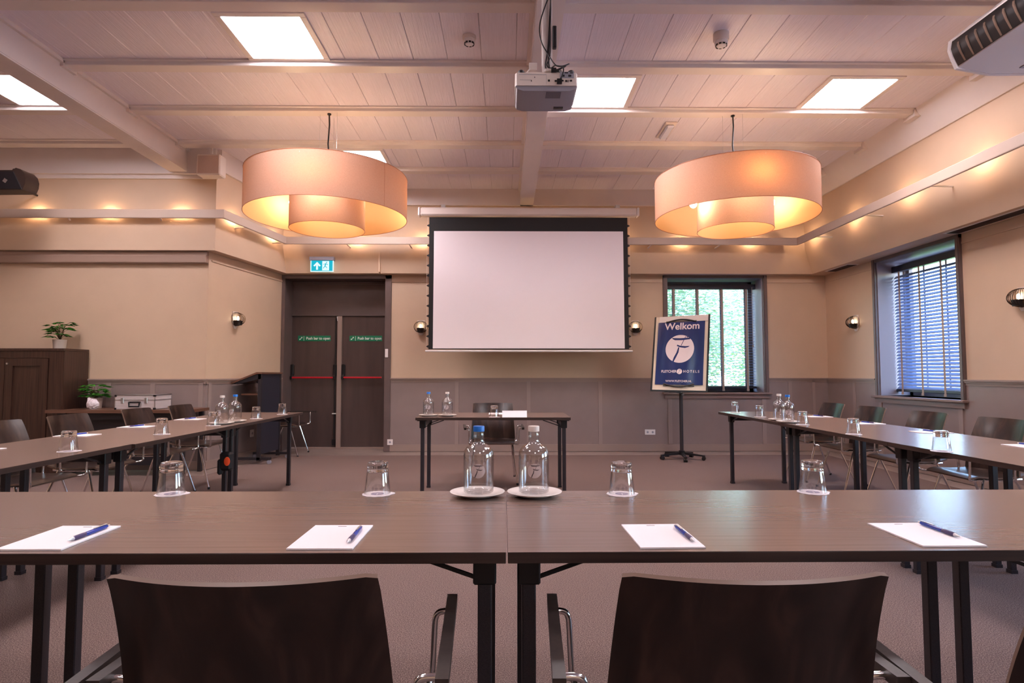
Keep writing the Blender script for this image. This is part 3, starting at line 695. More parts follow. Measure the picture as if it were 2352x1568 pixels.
for x, y, c_, w in spots:
    lab = ('glass water bottle with %s stopper ' % ('blue' if c_ == 'b' else 'pale')) + w
    if c_ not in prot:
        prot[c_] = make_bottle(M_blue if c_ == 'b' else M_offwhite, lab); prot[c_].location = (x, y, ZT + .0065)
    else: dup(prot[c_], (x, y, ZT + .0065), random.uniform(-.4, .4), lab)
    lp_ = 'white saucer under the %s-topped bottle ' % ('blue' if c_ == 'b' else 'pale') + w
    px = x + (-.004 if y < 3 and x < 0 else .002 if y < 3 else 0)
    if plate is None: plate = make_plate(lp_); plate.location = (px, y, ZT)
    else: dup(plate, (px, y, ZT), 0, lp_)
tum = None
gs = [(atZ(393, 1134, ZT), 'on the front table, leftmost of four'), (atZ(867, 1134, ZT), 'on the front table, left of the bottles'), (atZ(1428, 1134, ZT), 'on the front table, right of the bottles'), (atZ(1867, 1130, ZT), 'on the front table, rightmost of four'),
      (atZ(157, 1036, ZT), 'on the left tables, nearest'), (atZ(371, 997, ZT), 'on the left tables, second nearest'), (atZ(489, 977, ZT), 'on the left tables, just before the bottles'), (atZ(588, 961, ZT), 'on the left tables, just past the bottles'), (atZ(648, 951, ZT), 'on the left tables, at the far end'),
      (atZ(1688, 947, ZT), 'on the right tables, at the far corner'), (atZ(1745, 957, ZT), 'on the right tables, left of the bottles'), (atZ(1844, 975, ZT), 'on the right tables, just right of the bottles'), (atZ(1961, 997, ZT), 'on the right tables, second nearest'), (atZ(2163, 1036, ZT), 'on the right tables, nearest'),
      (Vector((-.113, 5.62, ZT)), 'on the presenter table')]
for i, (p, w) in enumerate(gs):
    l1 = 'upturned clear water glass ' + w; l2 = 'white paper coaster under the glass ' + w
    if tum is None:
        tum = make_tumbler(l1); coa = make_coaster(l2); tum.location = (p.x, p.y, ZT + .001); coa.location = (p.x, p.y, ZT)
    else: dup(tum, (p.x, p.y, ZT + .001), random.uniform(0, 3), l1); dup(coa, (p.x, p.y, ZT), random.uniform(-.5, .5) if i > 3 else random.uniform(-.2, .2), l2)

def make_pad(label):
    t = thing('notepad', label, 'notepad', (0, 0, 0), 0, 'white notepads on the tables')
    mb = MB(); mb.box(-.076, .076, 0, .212, 0, .0035); obj('sheets', mb, M_paper, t)
    mb = MB(); mb.box(-.012, .010, .196, .199, .0036, .0038); obj('printed_heading', mb, M_printdk, t)
    return remember(t)
def make_pen(label):
    t = thing('ballpoint_pen', label, 'pen', (0, 0, 0), 0, 'blue ballpoint pens on the notepads')   # lies along +y from its tip
    def cyl(prof):
        mb = MB(); mb.lathe(prof, 14); return mb.xf(Matrix.Rotation(-PI / 2, 4, 'X') @ Matrix.Identity(4)).xf(Matrix.Translation((0, 0, .0058)))
    obj('barrel', cyl([(.0048, .058), (.0052, .075), (.0048, .13), (.0035, .136)]), M_penblue, t)
    obj('grip', cyl([(.0045, .018), (.0056, .024), (.0054, .05), (.0048, .058)]), M_grip, t)
    obj('tip', cyl([(.0006, 0), (.0018, .004), (.0042, .012), (.0046, .018)]), M_steel, t)
    mb = MB(); mb.box(-.0022, .0022, .088, .134, .0115, .0128); obj('clip', mb, M_steel, t)
    obj('push_button', cyl([(.0028, .136), (.0028, .144)]), M_steel, t)
    return remember(t)
ZP = ZT + .0036
pads = [((-1.096, 1.40, 0), 'on the front table, leftmost'), ((-.430, 1.40, 0), 'on the front table, second from left'), ((.387, 1.402, .02), 'on the front table, third from left'), ((1.05, 1.409, .01), 'on the front table, rightmost'),
        ((-2.92, 3.21, -PI / 2), 'on the left tables, nearest and cut by the frame'), ((-2.92, 3.97, -PI / 2), 'on the left tables, before the second chair'), ((-2.92, 4.60, -PI / 2), 'on the left tables, before the third chair'), ((-2.91, 5.35, -PI / 2), 'on the left tables, before the farthest chair'),
        ((3.045, 5.63, PI / 2), 'on the right tables, farthest'), ((3.045, 4.86, PI / 2), 'on the right tables, third nearest'), ((3.045, 4.13, PI / 2), 'on the right tables, second nearest'), ((3.035, 3.33, PI / 2), 'on the right tables, nearest and cut by the frame'), ((-.10, 6.18, PI), "on the presenter table behind the glass")]
pens = {0: ((155, 1242), (247, 1208)), 1: ((798, 1246), (831, 1209)), 2: ((1595, 1243), (1551, 1208)), 3: ((2206, 1233), (2118, 1202))}
pad = pen = None
for i, ((x, y, a), w) in enumerate(pads):
    lab = 'white notepad ' + w
    if pad is None: pad = make_pad(lab); pad.location = (x, y, ZT)
    else: dup(pad, (x, y, ZT), a, lab)
    if i in pens:
        a0 = atZ(*pens[i][0], ZP + .005); a1 = atZ(*pens[i][1], ZP + .005); d = a1 - a0; ang = math.atan2(-d.x, d.y); px, py = a0.x, a0.y
    elif i < 12:
        s_ = 1 if i < 8 else -1; px, py, ang = x + s_ * .07, y - .06, (-.35 if i < 8 else .3)
    else: continue
    lab = 'blue pen lying on the notepad ' + w
    if pen is None: pen = make_pen(lab); pen.location = (px, py, ZP); pen.rotation_euler = (0, 0, ang)
    else: dup(pen, (px, py, ZP), ang, lab)
t = thing('name_card', 'blank white folded name card on the presenter table', 'card', (.077, 5.6, ZT))
mb = MB(); mb.prism([(-.03, 0), (-.0285, 0), (0, .057), (.0285, 0), (.03, 0), (0, .0605)], 'x', -.115, .115); obj('folded_sheet', mb, M_paper, t)

# ------------------------------------------------------------------ projection screen
YS = 8.36
t = thing('projection_screen', 'large pull-down projection screen with black border hanging on the far wall', 'screen', (0, YS, 0))
def sx_(u, v=650): return atY(u, v, YS).x
def sz_(v): return atY(1200, v, YS).z
mb = MB(); x0, x1 = sx_(961, 487), sx_(1467, 487); za, zb_ = sz_(497), sz_(478)
mb.box(x0 + .03, x1 - .03, -.05, .07, za, zb_, bev=.02); obj('casing', mb, M_offwhite, t)
for a, b in ((x0, x0 + .03), (x1 - .03, x1)):
    mb = MB(); mb.box(a, b, -.055, .075, za - .004, zb_ + .004, bev=.012); obj('end_cap', mb, M_white, t)
for x in (x0 + .35, x1 - .3):
    mb = MB(); mb.box(x - .03, x + .03, -.01, .03, zb_ - .01, zb_ + .05); mb.box(x - .03, x + .03, .03, .36, zb_ + .04, zb_ + .05); obj('ceiling_bracket', mb, M_steel, t)
zt, zm = sz_(499), sz_(802)
TLx, TRx, BLx, BRx = sx_(986, 499), sx_(1441, 499), sx_(984, 802), sx_(1445, 802)
def quad(mb, pts, y0, y1, mi=0): mb.prism(pts, 'y', y0, y1, mi)
mb = MB(); quad(mb, [(TLx, zt), (TRx, zt), (BRx, zm), (BLx, zm)], .001, .003); fab = obj('black_border', mb, M_blackfab, t)
mb = MB(); quad(mb, [(sx_(997, 531), sz_(531)), (sx_(1431, 531), sz_(531)), (sx_(1435, 800), sz_(800)), (sx_(994, 800), sz_(800))], -.0012, .0005); obj('viewing_surface', mb, M_screen, t)
mb = MB(); mb.tube([(sx_(977, 806), 0, sz_(806)), (sx_(1453, 806), 0, sz_(806))], .014, 10); obj('bottom_bar', mb, M_white, t)
mb = MB()
for k in range(13):
    z = zt - .12 - k * (zt - zm - .16) / 12; fr_ = (zt - z) / (zt - zm)
    for a, b, s_ in ((TLx, BLx, -1), (TRx, BRx, 1)):
        x = a + (b - a) * fr_; mb.prism([(x, z - .02), (x + s_ * .03, z - .005), (x + s_ * .03, z + .005), (x, z + .02)], 'y', 0, .003)
obj('tension_tabs', mb, M_black, t)
mb = MB()
for a, b, s_ in ((TLx, BLx, -1), (TRx, BRx, 1)): mb.tube([(a + s_ * .028, .002, zt), (b + s_ * .028, .002, zm)], .002, 6)
obj('tension_cord', mb, M_offwhite, t)

# ------------------------------------------------------------------ pendants
def make_pendant(label, bulb_angles):
    t = thing('pendant_lamp', label, 'lamp', (0, 0, 0), 0, 'double drum pendant lamps')
    ro, ri = .80, .373
    zb0, zt0 = 2.748, 3.17
    n = 72
    mb = MB(); mb.lathe([(ro, zb0), (ro, zt0)], n, caps=(False, False)); o1 = obj('outer_shade', mb, M_shade, t, ang=60)
    mb = MB(); mb.lathe([(ri, zb0 - .125), (ri, zt0 - .06)], n, caps=(False, False)); o2 = obj('inner_shade', mb, M_shade, t, ang=60)
    for par, r, zz in ((o1, ro, (zb0, zt0)), (o2, ri, (zb0 - .125, zt0 - .06))):
        for z in zz:
            mb = MB(); mb.tube([(r * math.cos(2 * PI * j / n), r * math.sin(2 * PI * j / n), z) for j in range(n)], .003, 6, closed=True); obj('rim', mb, M_shaderim, par)
    a = -.58; mb = MB(); mb.box(-.0012, .0012, -.0006, .001, zb0, zt0); mb.xf(Matrix.Translation((ro * math.cos(a), ro * math.sin(a), 0)) @ Matrix.Rotation(a + PI / 2, 4, 'Z')); obj('seam', mb, M_shaderim, o1)
    mb = MB()
    for k in range(3):
        a = 2 * PI * k / 3 + .5; mb.tube([(0, 0, zt0 - .03), (ro * math.cos(a), ro * math.sin(a), zt0 - .03)], .003, 6)
    mb.tube([(0, 0, zt0 - .05), (0, 0, zt0 + .02)], .02, 10); obj('spider_frame', mb, M_steel, t)
    mb = MB(); mb.tube([(0, 0, zt0 - .02), (.012, 0, zt0 + .15), (-.008, 0, zt0 + .35), (.004, 0, zt0 + .55), (0, 0, ZJ - .01)], .008, 8); mb.lathe([(.02, ZJ - .012), (.02, ZJ)], 12); obj('flex_cord', mb, M_black, t)
    for dx, dy in ((-.1, .02), (.09, -.03), (.02, .1)):
        mb = MB(); mb.tube([(dx, dy, zt0 - .03), (dx, dy, ZJ)], .0012, 5); obj('suspension_wire', mb, M_steel, t)
    for a, r, dz_ in bulb_angles:
        zb0 = 2.748 + dz_; mb = MB(); mb.ball((r * math.cos(a), r * math.sin(a), zb0 + .125), .038, 14, (1, 1, 1.15)); obj('bulb', mb, M_bulb, t)
        mb = MB(); mb.tube([(r * math.cos(a), r * math.sin(a), zb0 + .165), (r * math.cos(a), r * math.sin(a), zt0 - .03)], .014, 10); obj('lamp_holder', mb, M_white, t)
    mb = MB(); mb.ball((0, 0, 2.93), .035, 14); obj('bulb', mb, M_bulb, t)
    return t
YP = 6.05
pl = make_pendant('large beige double drum pendant lamp hanging at left of the projector', ((-1.5, .58, .12), (.3, .62, .14), (2.5, .62, .14))); pl.location = (-1.832, YP, 0)
pr = make_pendant('large beige double drum pendant lamp hanging at right of the projector', ((-2.83, .5, -.012), (-1.62, .64, .12), (.55, .62, .14))); pr.location = (2.355, YP, 0)

# ------------------------------------------------------------------ ceiling light panels
def make_panel(label):
    t = thing('ceiling_light', label, 'light', (0, 0, 0), 0, 'square light panels in the ceiling'); h = .30
    mb = MB()
    for x0, x1, y0, y1 in ((-h - .05, h + .05, -h - .05, -h), (-h - .05, h + .05, h, h + .05), (-h - .05, -h, -h, h), (h, h + .05, -h, h)): mb.box(x0, x1, y0, y1, -.014, .003, bev=.003)
    obj('frame', mb, M_beam, t); mb = MB(); mb.box(-h, h, -h, h, -.006, .002); obj('diffuser', mb, M_panel, t)
    return remember(t)
pn = None
for u0, v0, u1, v1, l in ((None, 4.725, -1.88, 0, 'glowing square ceiling panel above the left pendant lamp, top left'), (None, 5.64, .89, 0, 'glowing square ceiling panel just right of the projector'), (None, 5.64, 3.32, 0, 'glowing square ceiling panel above the right pendant lamp'), (None, 5.64, -4.62, 0, 'glowing square ceiling panel beyond the beam at far left'), (None, 7.47, -1.85, 0, 'glowing square ceiling panel half hidden behind the left pendant shade'),
                          (None, 3.05, -1.855, 0, 'unseen'), (None, 3.05, 2.2, 0, 'unseen'), (None, .4, -1.855, 0, 'unseen'), (None, .4, 2.2, 0, 'unseen'), (None, 3.05, -5.2, 0, 'unseen'), (None, -2.25, 0.9, 0, 'unseen')):
    if u0 is not None: x, y = -1.75, (atZ(600, 38, ZC).y + atZ(600, 132, ZC).y) / 2
    else: y, x = v0, u1
    if l == 'unseen': l = 'unseen square ceiling panel added over the near part of the room for fill light'  # out-of-view panels added as fill light
    if pn is None: pn = make_panel(l); pn.location = (x, y, ZC - .003)
    else: dup(pn, (x, y, ZC - .003), 0, l)

# ------------------------------------------------------------------ cove lights hidden behind the lip
cl = None
def cove(x, y):
    global cl
    l = 'small warm lamp glowing behind the cove lip'
    if cl is None:
        cl = thing('cove_lamp', l, 'light', (x, y, 3.085), 0, 'cove lamps behind the lip'); mb = MB(); mb.ball((0, 0, .005), .014, 10, (1, 1, 1.3)); obj('bulb', mb, M_cove, cl)
        mb = MB(); mb.box(-.012, .012, -.012, .012, -.03, -.012); obj('lamp_holder', mb, M_white, cl); remember(cl)
    else: dup(cl, (x, y, 3.085), 0, l)
for y in (8.45, 7.45, 6.42, 5.4, 4.4, 3.4, 2.4): cove(XR - .57, y)
for x in (-2.2, -1.22, -.25, .7, 1.65, 2.6, 3.62): cove(x, YB - .34)
for x in (-6.55, -5.68, -4.81, -3.95): cove(x, YL - .145)
for s_ in (.25, 1.2):
    p = PB + RD * s_ + RN * .20; cove(p.x, p.y)

# ------------------------------------------------------------------ wall lamps
def make_sconce(label):
    t = thing('wall_lamp', label, 'lamp', (0, 0, 0), 0, 'wire cage wall lamps')      # local -y points into the room
    mb = MB(); mb.prism([(-.055, .10), (.055, .10), (.06, .02), (.045, -.09), (.02, -.125), (-.02, -.125), (-.045, -.09), (-.06, .02)], 'y', -.012, 0); obj('wall_plate', mb, M_offwhite, t)
    mb = MB()
    for k in range(18):
        a = PI * k / 17
        if k in (8, 9): pass
        pts = [(.104 * math.cos(a) * math.cos(b), -.02 - .118 * math.sin(a) * math.cos(b), .088 * math.sin(b)) for b in [(-.5 + j / 12) * PI * .86 for j in range(13)]]
        mb.tube(pts, .0022, 5)
    for z, r in ((.086, .026), (-.086, .026)): mb.lathe([(r, z - .002), (r, z + .002)], 16, (0, -.025, 0))
    mb.tube([(0, 0, -.086), (0, -.03, -.086)], .006, 8); mb.tube([(0, 0, .085), (0, -.03, .085)], .004, 8); obj('wire_cage', mb, M_bronze, t)
    mb = MB(); mb.lathe([(.050, -.078), (.056, -.02)], 20, (0, -.05, 0)); obj('lamp_cup', mb, M_black, t)
    mb = MB(); mb.lathe([(.056, -.02), (.056, .068)], 20, (0, -.05, 0), caps=(False, False)); obj('glass_cylinder', mb, M_smoke2, t)
    mb = MB(); mb.ball((0, -.05, .01), .016, 10, (1, 1, 1.8)); obj('bulb', mb, M_sbulb, t)
    return remember(t)
M_bronze = pmat('bronze_wire', srgb(70, 52, 42), .35, .8)
M_smoke2 = glassmat('lamp_glass', (.92, .88, .85, 1), ior=1.5)
so = make_sconce('wire cage wall lamp on the far wall left of the screen'); so.location = (atY(967, 750, YB).x, YB, 1.86)
p = atY(1459, 748, YB); dup(so, (p.x, YB, 1.86), 0, 'wire cage wall lamp on the far wall right of the screen')
s_ = .6; p = PB + RD * .55; dup(so, (p.x, p.y, 1.87), math.atan2(RD.y, RD.x), 'wire cage wall lamp on the pale wall left of the exit doors')
dup(so, (XR, atX(1967, 740, XR).y, 1.87), -PI / 2, 'wire cage wall lamp on the right wall near the corner')
dup(so, (XR, atX(2345, 680, XR).y - .03, 1.87), -PI / 2, 'wire cage wall lamp on the right wall at the frame edge')

# ------------------------------------------------------------------ exit sign
p0 = atY(719, 590, YB - .17); p1 = atY(768, 625, YB - .17)
t = thing('exit_sign', 'lit turquoise emergency exit sign with arrow above the doors', 'sign', ((p0.x + p1.x) / 2, YB - .225, 2.655)); w = (p1.x - p0.x) / 2 + .01
mb = MB(); mb.box(-w - .01, w + .01, -.06, .02, .165, .22, bev=.006); obj('housing', mb, M_greyp, t)
mb = MB(); mb.box(-w, w, -.025, -.015, .0, .176); obj('edge_panel', mb, M_signlit, t)
mb = MB(); mb.box(-w + .014, w - .014, -.0265, -.025, .012, .165); obj('sign_face', mb, M_cyan, t)
mb = MB(); ax = -w * .42
mb.prism([(ax, .148), (ax + .055, .09), (ax + .035, .078), (ax + .014, .098), (ax + .014, .03), (ax - .014, .03), (ax - .014, .098), (ax - .035, .078), (ax - .055, .09)], 'y', -.0275, -.0265)
bx = w * .32; mb.box(bx - .05, bx + .05, -.0275, -.0265, .02, .158); obj('pictogram', mb, M_signlit, t)
mb = MB(); mb.ball((bx + .012, -.0278, .138), .009, 8, (1, .1, 1)); mb.bar((bx + .005, -.028, .125), (bx - .01, -.028, .085), .001, .016); mb.bar((bx - .01, -.028, .085), (bx + .02, -.028, .06), .001, .01); mb.bar((bx + .02, -.028, .06), (bx + .015, -.028, .03), .001, .009); mb.bar((bx - .01, -.028, .085), (bx - .035, -.028, .05), .001, .01); mb.bar((bx + .004, -.028, .12), (bx + .035, -.028, .105), .001, .008); mb.bar((bx + .004, -.028, .12), (bx - .035, -.028, .11), .001, .008); obj('running_figure', mb, M_cyan, t)
# cable duct beside it
x = atY(872, 600, YB - .2).x; mb = MB(); mb.box(x - .01, x + .01, YB - .235, YB - .14, 2.66, 2.98); mb.bar((x, YB - .16, 2.652), (x + .1, YB - .02, 2.645), .02, .012); tag(obj('cable_duct', mb, M_wall), 'thin painted cable duct running down beside the exit sign', 'duct')

# ------------------------------------------------------------------ sockets and switches
def plate_(name, label, cat, c, w, h, rz, holes):
    t = thing(name, label, cat, c, rz); mb = MB(); mb.box(-w / 2, w / 2, -.012, 0, -h / 2, h / 2, bev=.003); obj('cover_plate', mb, M_white, t)
    for hx in holes: mb = MB(); mb.lathe([(.016, 0), (.016, .001)], 16); mb.xf(Matrix.Translation((hx, -.0125, 0)) @ Matrix.Rotation(PI / 2, 4, 'X')); obj('outlet', mb, M_greyp, t)
p = atY(896, 1015, YB - .03); plate_('wall_socket', 'white single socket low beside the exit door frame', 'socket', (p.x, YB - .03, p.z), .085, .085, 0, [0])
p = atY(1493, 992, YB - .012); plate_('wall_socket', 'white double socket on the grey panelling left of the flip chart', 'socket', (p.x, YB - .012, p.z), .155, .08, 0, [-.038, .038])
p = PB + RD * .98 + RN * .012; plate_('wall_socket', 'white socket on the panelling behind the lectern', 'socket', (p.x, p.y, .34), .085, .1, math.atan2(RD.y, RD.x), [0])
p = atY(888, 811, YB - .03); plate_('wall_switch', 'white switch on the door frame right of the doors', 'switch', (p.x, YB - .031, p.z), .045, .13, 0, [])

# ------------------------------------------------------------------ flip chart
fy = 8.12
hub = atY(1566, 1040, fy); fx = hub.x
t = thing('flip_chart', 'white flip chart easel on a five-star castor base by the window', 'easel', (fx, fy, 0))
mb = MB()
for k in range(5):
    a = -PI / 2 - .12 + 2 * PI * k / 5; mb.prism([(.02, .10), (.30, .068), (.30, .052), (.02, .065)], 'y', -.02, .02, M=Matrix.Rotation(a, 4, 'Z'))
mb.lathe([(.04, .06), (.04, .115), (.03, .12)], 16); obj('star_base', mb, M_black, t)
for k in range(5):
    a = -PI / 2 - .12 + 2 * PI * k / 5; R_ = Matrix.Rotation(a, 4, 'Z')
    mb = MB(); mb.lathe([(.012, -.026), (.026, -.024), (.026, -.005), (.018, -.003), (.018, .003), (.026, .005), (.026, .024), (.012, .026)], 14); mb.xf(Matrix.Translation((0, 0, .0262)) @ Matrix.Rotation(PI / 2, 4, 'X')); mb.tube([(0, 0, .045), (0, 0, .06)], .01, 8); mb.box(-.02, .02, -.01, .01, .035, .052); mb.xf(R_ @ Matrix.Translation((.285, 0, 0))); obj('castor', mb, M_black, t)
mb = MB(); mb.tube([(0, 0, .11), (0, 0, .90)], .024, 14); obj('pole', mb, M_blackmetal, t); mb = MB(); mb.tube([(0, 0, .86), (0, 0, .95)], .017, 12); mb.tube([(0, -.03, .87), (.03, -.045, .87)], .008, 8); obj('pole_collar', mb, M_steel, t)
Yf = fy - .06
bl = [atY(1506, 729, Yf + .06), atY(1630, 722, Yf + .02), atY(1624, 900, Yf - .06), atY(1496, 897, Yf - .04)]
o_ = Vector((fx, fy, 0)); A, B, C, D = [p - o_ for p in bl]
bn = (B - A).cross(D - A).normalized();
if bn.y > 0: bn = -bn
def bp(u, v, d=0.):   # u right, v down in the board
    return (A * (1 - u) * (1 - v) + B * u * (1 - v) + C * u * v + D * (1 - u) * v) + bn * d
def sheet(mb, u0, u1, v0, v1, d0, d1, mi=0):
    vs = [bp(u, v, d) for d in (d0, d1) for u, v in ((u0, v0), (u1, v0), (u1, v1), (u0, v1))]
    mb.add(vs, [[0, 1, 2, 3], [4, 7, 6, 5], [0, 4, 5, 1], [1, 5, 6, 2], [2, 6, 7, 3], [3, 7, 4, 0]], mi); return mb
mb = MB(); sheet(mb, 0, 1, 0, 1, -.022, 0); obj('whiteboard', mb, M_wbframe, t)
mb = MB(); sheet(mb, -.012, .012, -.004, 1.004, -.026, .004); sheet(mb, .978, 1.012, -.004, 1.004, -.026, .004); sheet(mb, 0, 1, .985, 1.006, -.026, .004); obj('board_frame', mb, M_black, t)
mb = MB(); sheet(mb, .08, .97, 0.0, .078, .002, .012); clampb = obj('clamp_rail', mb, M_offwhite, t)
for v0, v1, v2, nm in ((.05, .085, .07, 'paper_clamp'), (.905, .94, .93, 'pen_tray')):
    mb = MB(); pts = []
    for k in range(13):
        u = .2 + .55 * k / 12; pts.append(bp(u, v0 + (v1 - v0) * (1 - math.sin(PI * k / 12)) * (1 if nm == 'paper_clamp' else -1) + (0 if nm == 'paper_clamp' else v1 - v0), .02))
    mb.tube(pts, .010, 8); sheet(mb, .2, .76, v2 - .003, v2 + .006, .001, .014); obj(nm, mb, M_black, t)
mb = MB(); mb.bar(bp(.5, .6, -.03), bp(.5, 1.02, -.03), .05, .02); mb.bar(bp(.5, .98, -.02), (0, 0, .94), .03, .03); obj('board_mount', mb, M_black, t)
# poster pinned to the board
tp_ = thing('welcome_poster', 'navy blue welcome poster with round white emblem on the flip chart', 'poster', (fx, fy, 0))
U0, U1, V0, V1 = .055, .915, .082, .915
nu, nv = 24, 24
def wave(u, v): return .0035 * math.sin(9 * u + 4 * v) + .005 * math.sin(5.5 * (u - v * .55) + 1) * v + .002 * math.sin(21 * u)
def pp(u, v, d=0): return bp(U0 + (U1 - U0) * u + .012 * (v - .5) * 0, V0 + (V1 - V0) * v, .016 + wave(u, v) + d)
mb = MB(); mb.add([pp(i / nu, j / nv) for i in range(nu + 1) for j in range(nv + 1)], [[i * (nv + 1) + j, (i + 1) * (nv + 1) + j, (i + 1) * (nv + 1) + j + 1, i * (nv + 1) + j + 1] for i in range(nu) for j in range(nv)]); obj('poster_sheet', mb, M_navy, tp_)
aw = (bp(U1, .5) - bp(U0, .5)).length; ah = (bp(.5, V1) - bp(.5, V0)).length
def disc(mb, cu, cv, r, mi=0, d=.001):
    n = 40
    for j in range(n):
        a0, a1 = 2 * PI * j / n, 2 * PI * (j + 1) / n
        for k in range(6):
            q_ = [(k / 6, a0), ((k + 1) / 6, a0), ((k + 1) / 6, a1), (k / 6, a1)]
            mb.add([pp(cu + r * q * math.cos(a) / aw, cv - r * q * math.sin(a) / ah, d) for q, a in q_], [[0, 1, 2, 3]], mi)
R0 = .252 / .83 * aw * .0 + aw * .302
mb = MB(); disc(mb, .485, .432, R0); obj('emblem_disc', mb, M_pink, tp_, smooth=False)
def logo_on(mb, cu, cv, r, d):
    for poly in LOGO:
        pts = [((a - 603) / 252, -(b - 770) / 252) for a, b in poly]
        for q in cells(pts): mb.add([pp(cu + x * r / aw, cv - y * r / ah, d) for x, y in q], [list(range(len(q)))])
mb = MB(); logo_on(mb, .485, .432, R0, .0022); obj('emblem_lines', mb, M_navy, tp_, smooth=False)
mb = MB(); disc(mb, .495, .792, aw * .056); obj('small_emblem', mb, M_pink, tp_, smooth=False)
mb = MB(); logo_on(mb, .495, .792, aw * .048, .0022); obj('small_emblem_lines', mb, M_navy, tp_, smooth=False)
ex = (bp(1, .5) - bp(0, .5)).normalized(); ez = -(bp(.5, 1) - bp(.5, 0)).normalized(); ey = ez.cross(ex)
def txt(s, cu, cv, size, off, width, align='CENTER', space=1.):
    p = pp(cu, cv, .0); ez2 = ex.cross(bn).normalized()
    yv = bn.cross(ex).normalized()
    if yv.z < 0: yv = -yv
    zv = ex.cross(yv)
    M = Matrix(((ex.x, yv.x, zv.x, p.x), (ex.y, yv.y, zv.y, p.y), (ex.z, yv.z, zv.z, p.z), (0, 0, 0, 1)))
    o = text('lettering', s, size, M_pink, M, tp_, off=off, align=align, sx=width, space=space)
    for vt in o.data.vertices:
        u, v = cu + vt.co.x * width / aw, cv - vt.co.y / ah
        vt.co = M.inverted() @ pp(u, v, .002 + max(0, vt.co.z))
    o.matrix_local = M; o.data.update(); return o
txt('Welkom', .515, .073, .130, .0024, 1.03)
txt('FLETCHER', .275, .792, .046, .001, .95); txt('HOTELS', .745, .792, .046, .001, 1.0, space=1.45); txt('WWW.FLETCHER.NL', .49, .945, .036, .0008, 1.02)

# ------------------------------------------------------------------ projector on its pole
YJ = 3.48
pa = atY(1183, 196, YJ); pb = atY(1327, 196, YJ); zt_ = atY(1255, 170, YJ).z; zb_ = pa.z
t = thing('projector', 'white ceiling projector with grey underside and rear sockets, on a pole', 'projector', ((pa.x + pb.x) / 2, YJ, zb_))
hw = (pb.x - pa.x) / 2; dz = zt_ - zb_ + .008
mb = MB(); n = 10
mb.prism([(-hw + .01, 0), (-hw, .02), (-hw, .27), (-hw + .03, .29), (hw - .03, .29), (hw, .27), (hw, .02), (hw - .01, 0)], 'z', 0, dz); obj('body', mb, M_offwhite, t)
mb = MB(); prof = [(-hw + .004, .0), (-hw + .012, -.018), (-hw + .05, -.03), (hw - .05, -.03), (hw - .012, -.018), (hw - .004, 0)]
mb.prism([(a, b) for a, b in prof], 'y', .006, .285); obj('underside', mb, M_greyp, t)
mb = MB(); mb.box(.06, .12, .22, .25, -.034, -.028); obj('lens_port', mb, M_black, t)
mb = MB(); mb.box(.0, .09, .02, .10, -.0315, -.03); obj('filter_cover', mb, pmat('dark_grey_plastic', srgb(96, 92, 106), .5), t)
mb = MB()
for x, z, w, h in ((.015, .03, .012, .012), (.058, .028, .018, .01), (.095, .03, .016, .01), (.118, .028, .01, .012), (.130, .028, .004, .014), (.147, .03, .014, .01), (.1, .06, .018, .012), (.14, .06, .018, .012), (.12, .078, .02, .007), (.15, .078, .018, .007), (-.09, .028, .005, .008), (-.07, .05, .005, .005)):
    mb.box(x - w / 2, x + w / 2, -.002, .002, z - h / 2, z + h / 2)
mb.box(.062, .092, -.02, .0, .008, .034); mb.box(.03, .06, -.004, .02, dz, dz + .03)
obj('rear_sockets', mb, M_black, t)
mb = MB(); mb.box(-.165, .0, -.0012, .0, dz - .012, dz - .010); mb.box(-.001, .0, -.0012, 0, .008, dz - .01); mb.box(-.16, -.09, -.0012, 0, .034, .035)
obj('panel_seam', mb, M_greyp, t)
mb = MB(); mb.box(.08, .165, -.001, .001, .045, .085); obj('socket_label', mb, M_greyp, t)
for x, y in ((-.15, .02), (.15, .02), (-.06, .05)):
    mb = MB(); mb.lathe([(.02, 0), (.02, .016), (.012, .022)], 14, (x, y, dz)); obj('foot', mb, M_black, t)
mb = MB(); mb.box(-.12, .06, .02, .2, dz, dz + .016, bev=.005); mb.box(-.01, .055, .012, .06, dz + .012, dz + .034, bev=.004); mb.box(-.02, .05, .08, .16, dz + .02, dz + .045, bev=.004); mb.bar((-.15, .10, dz + .01), (-.085, .13, dz + .10), .05, .006); mb.box(-.10, -.05, .10, .14, dz + .07, dz + .115); obj('mount_plate', mb, M_offwhite, t)
mb = MB(); mb.tube([(.0, .12, dz + .02), (.0, .12, ZC - .24 - zb_)], .021, 16); mb.lathe([(.04, ZC - .26 - zb_), (.04, ZB - zb_)], 16, (0, .12, 0)); obj('pole', mb, M_white, t)
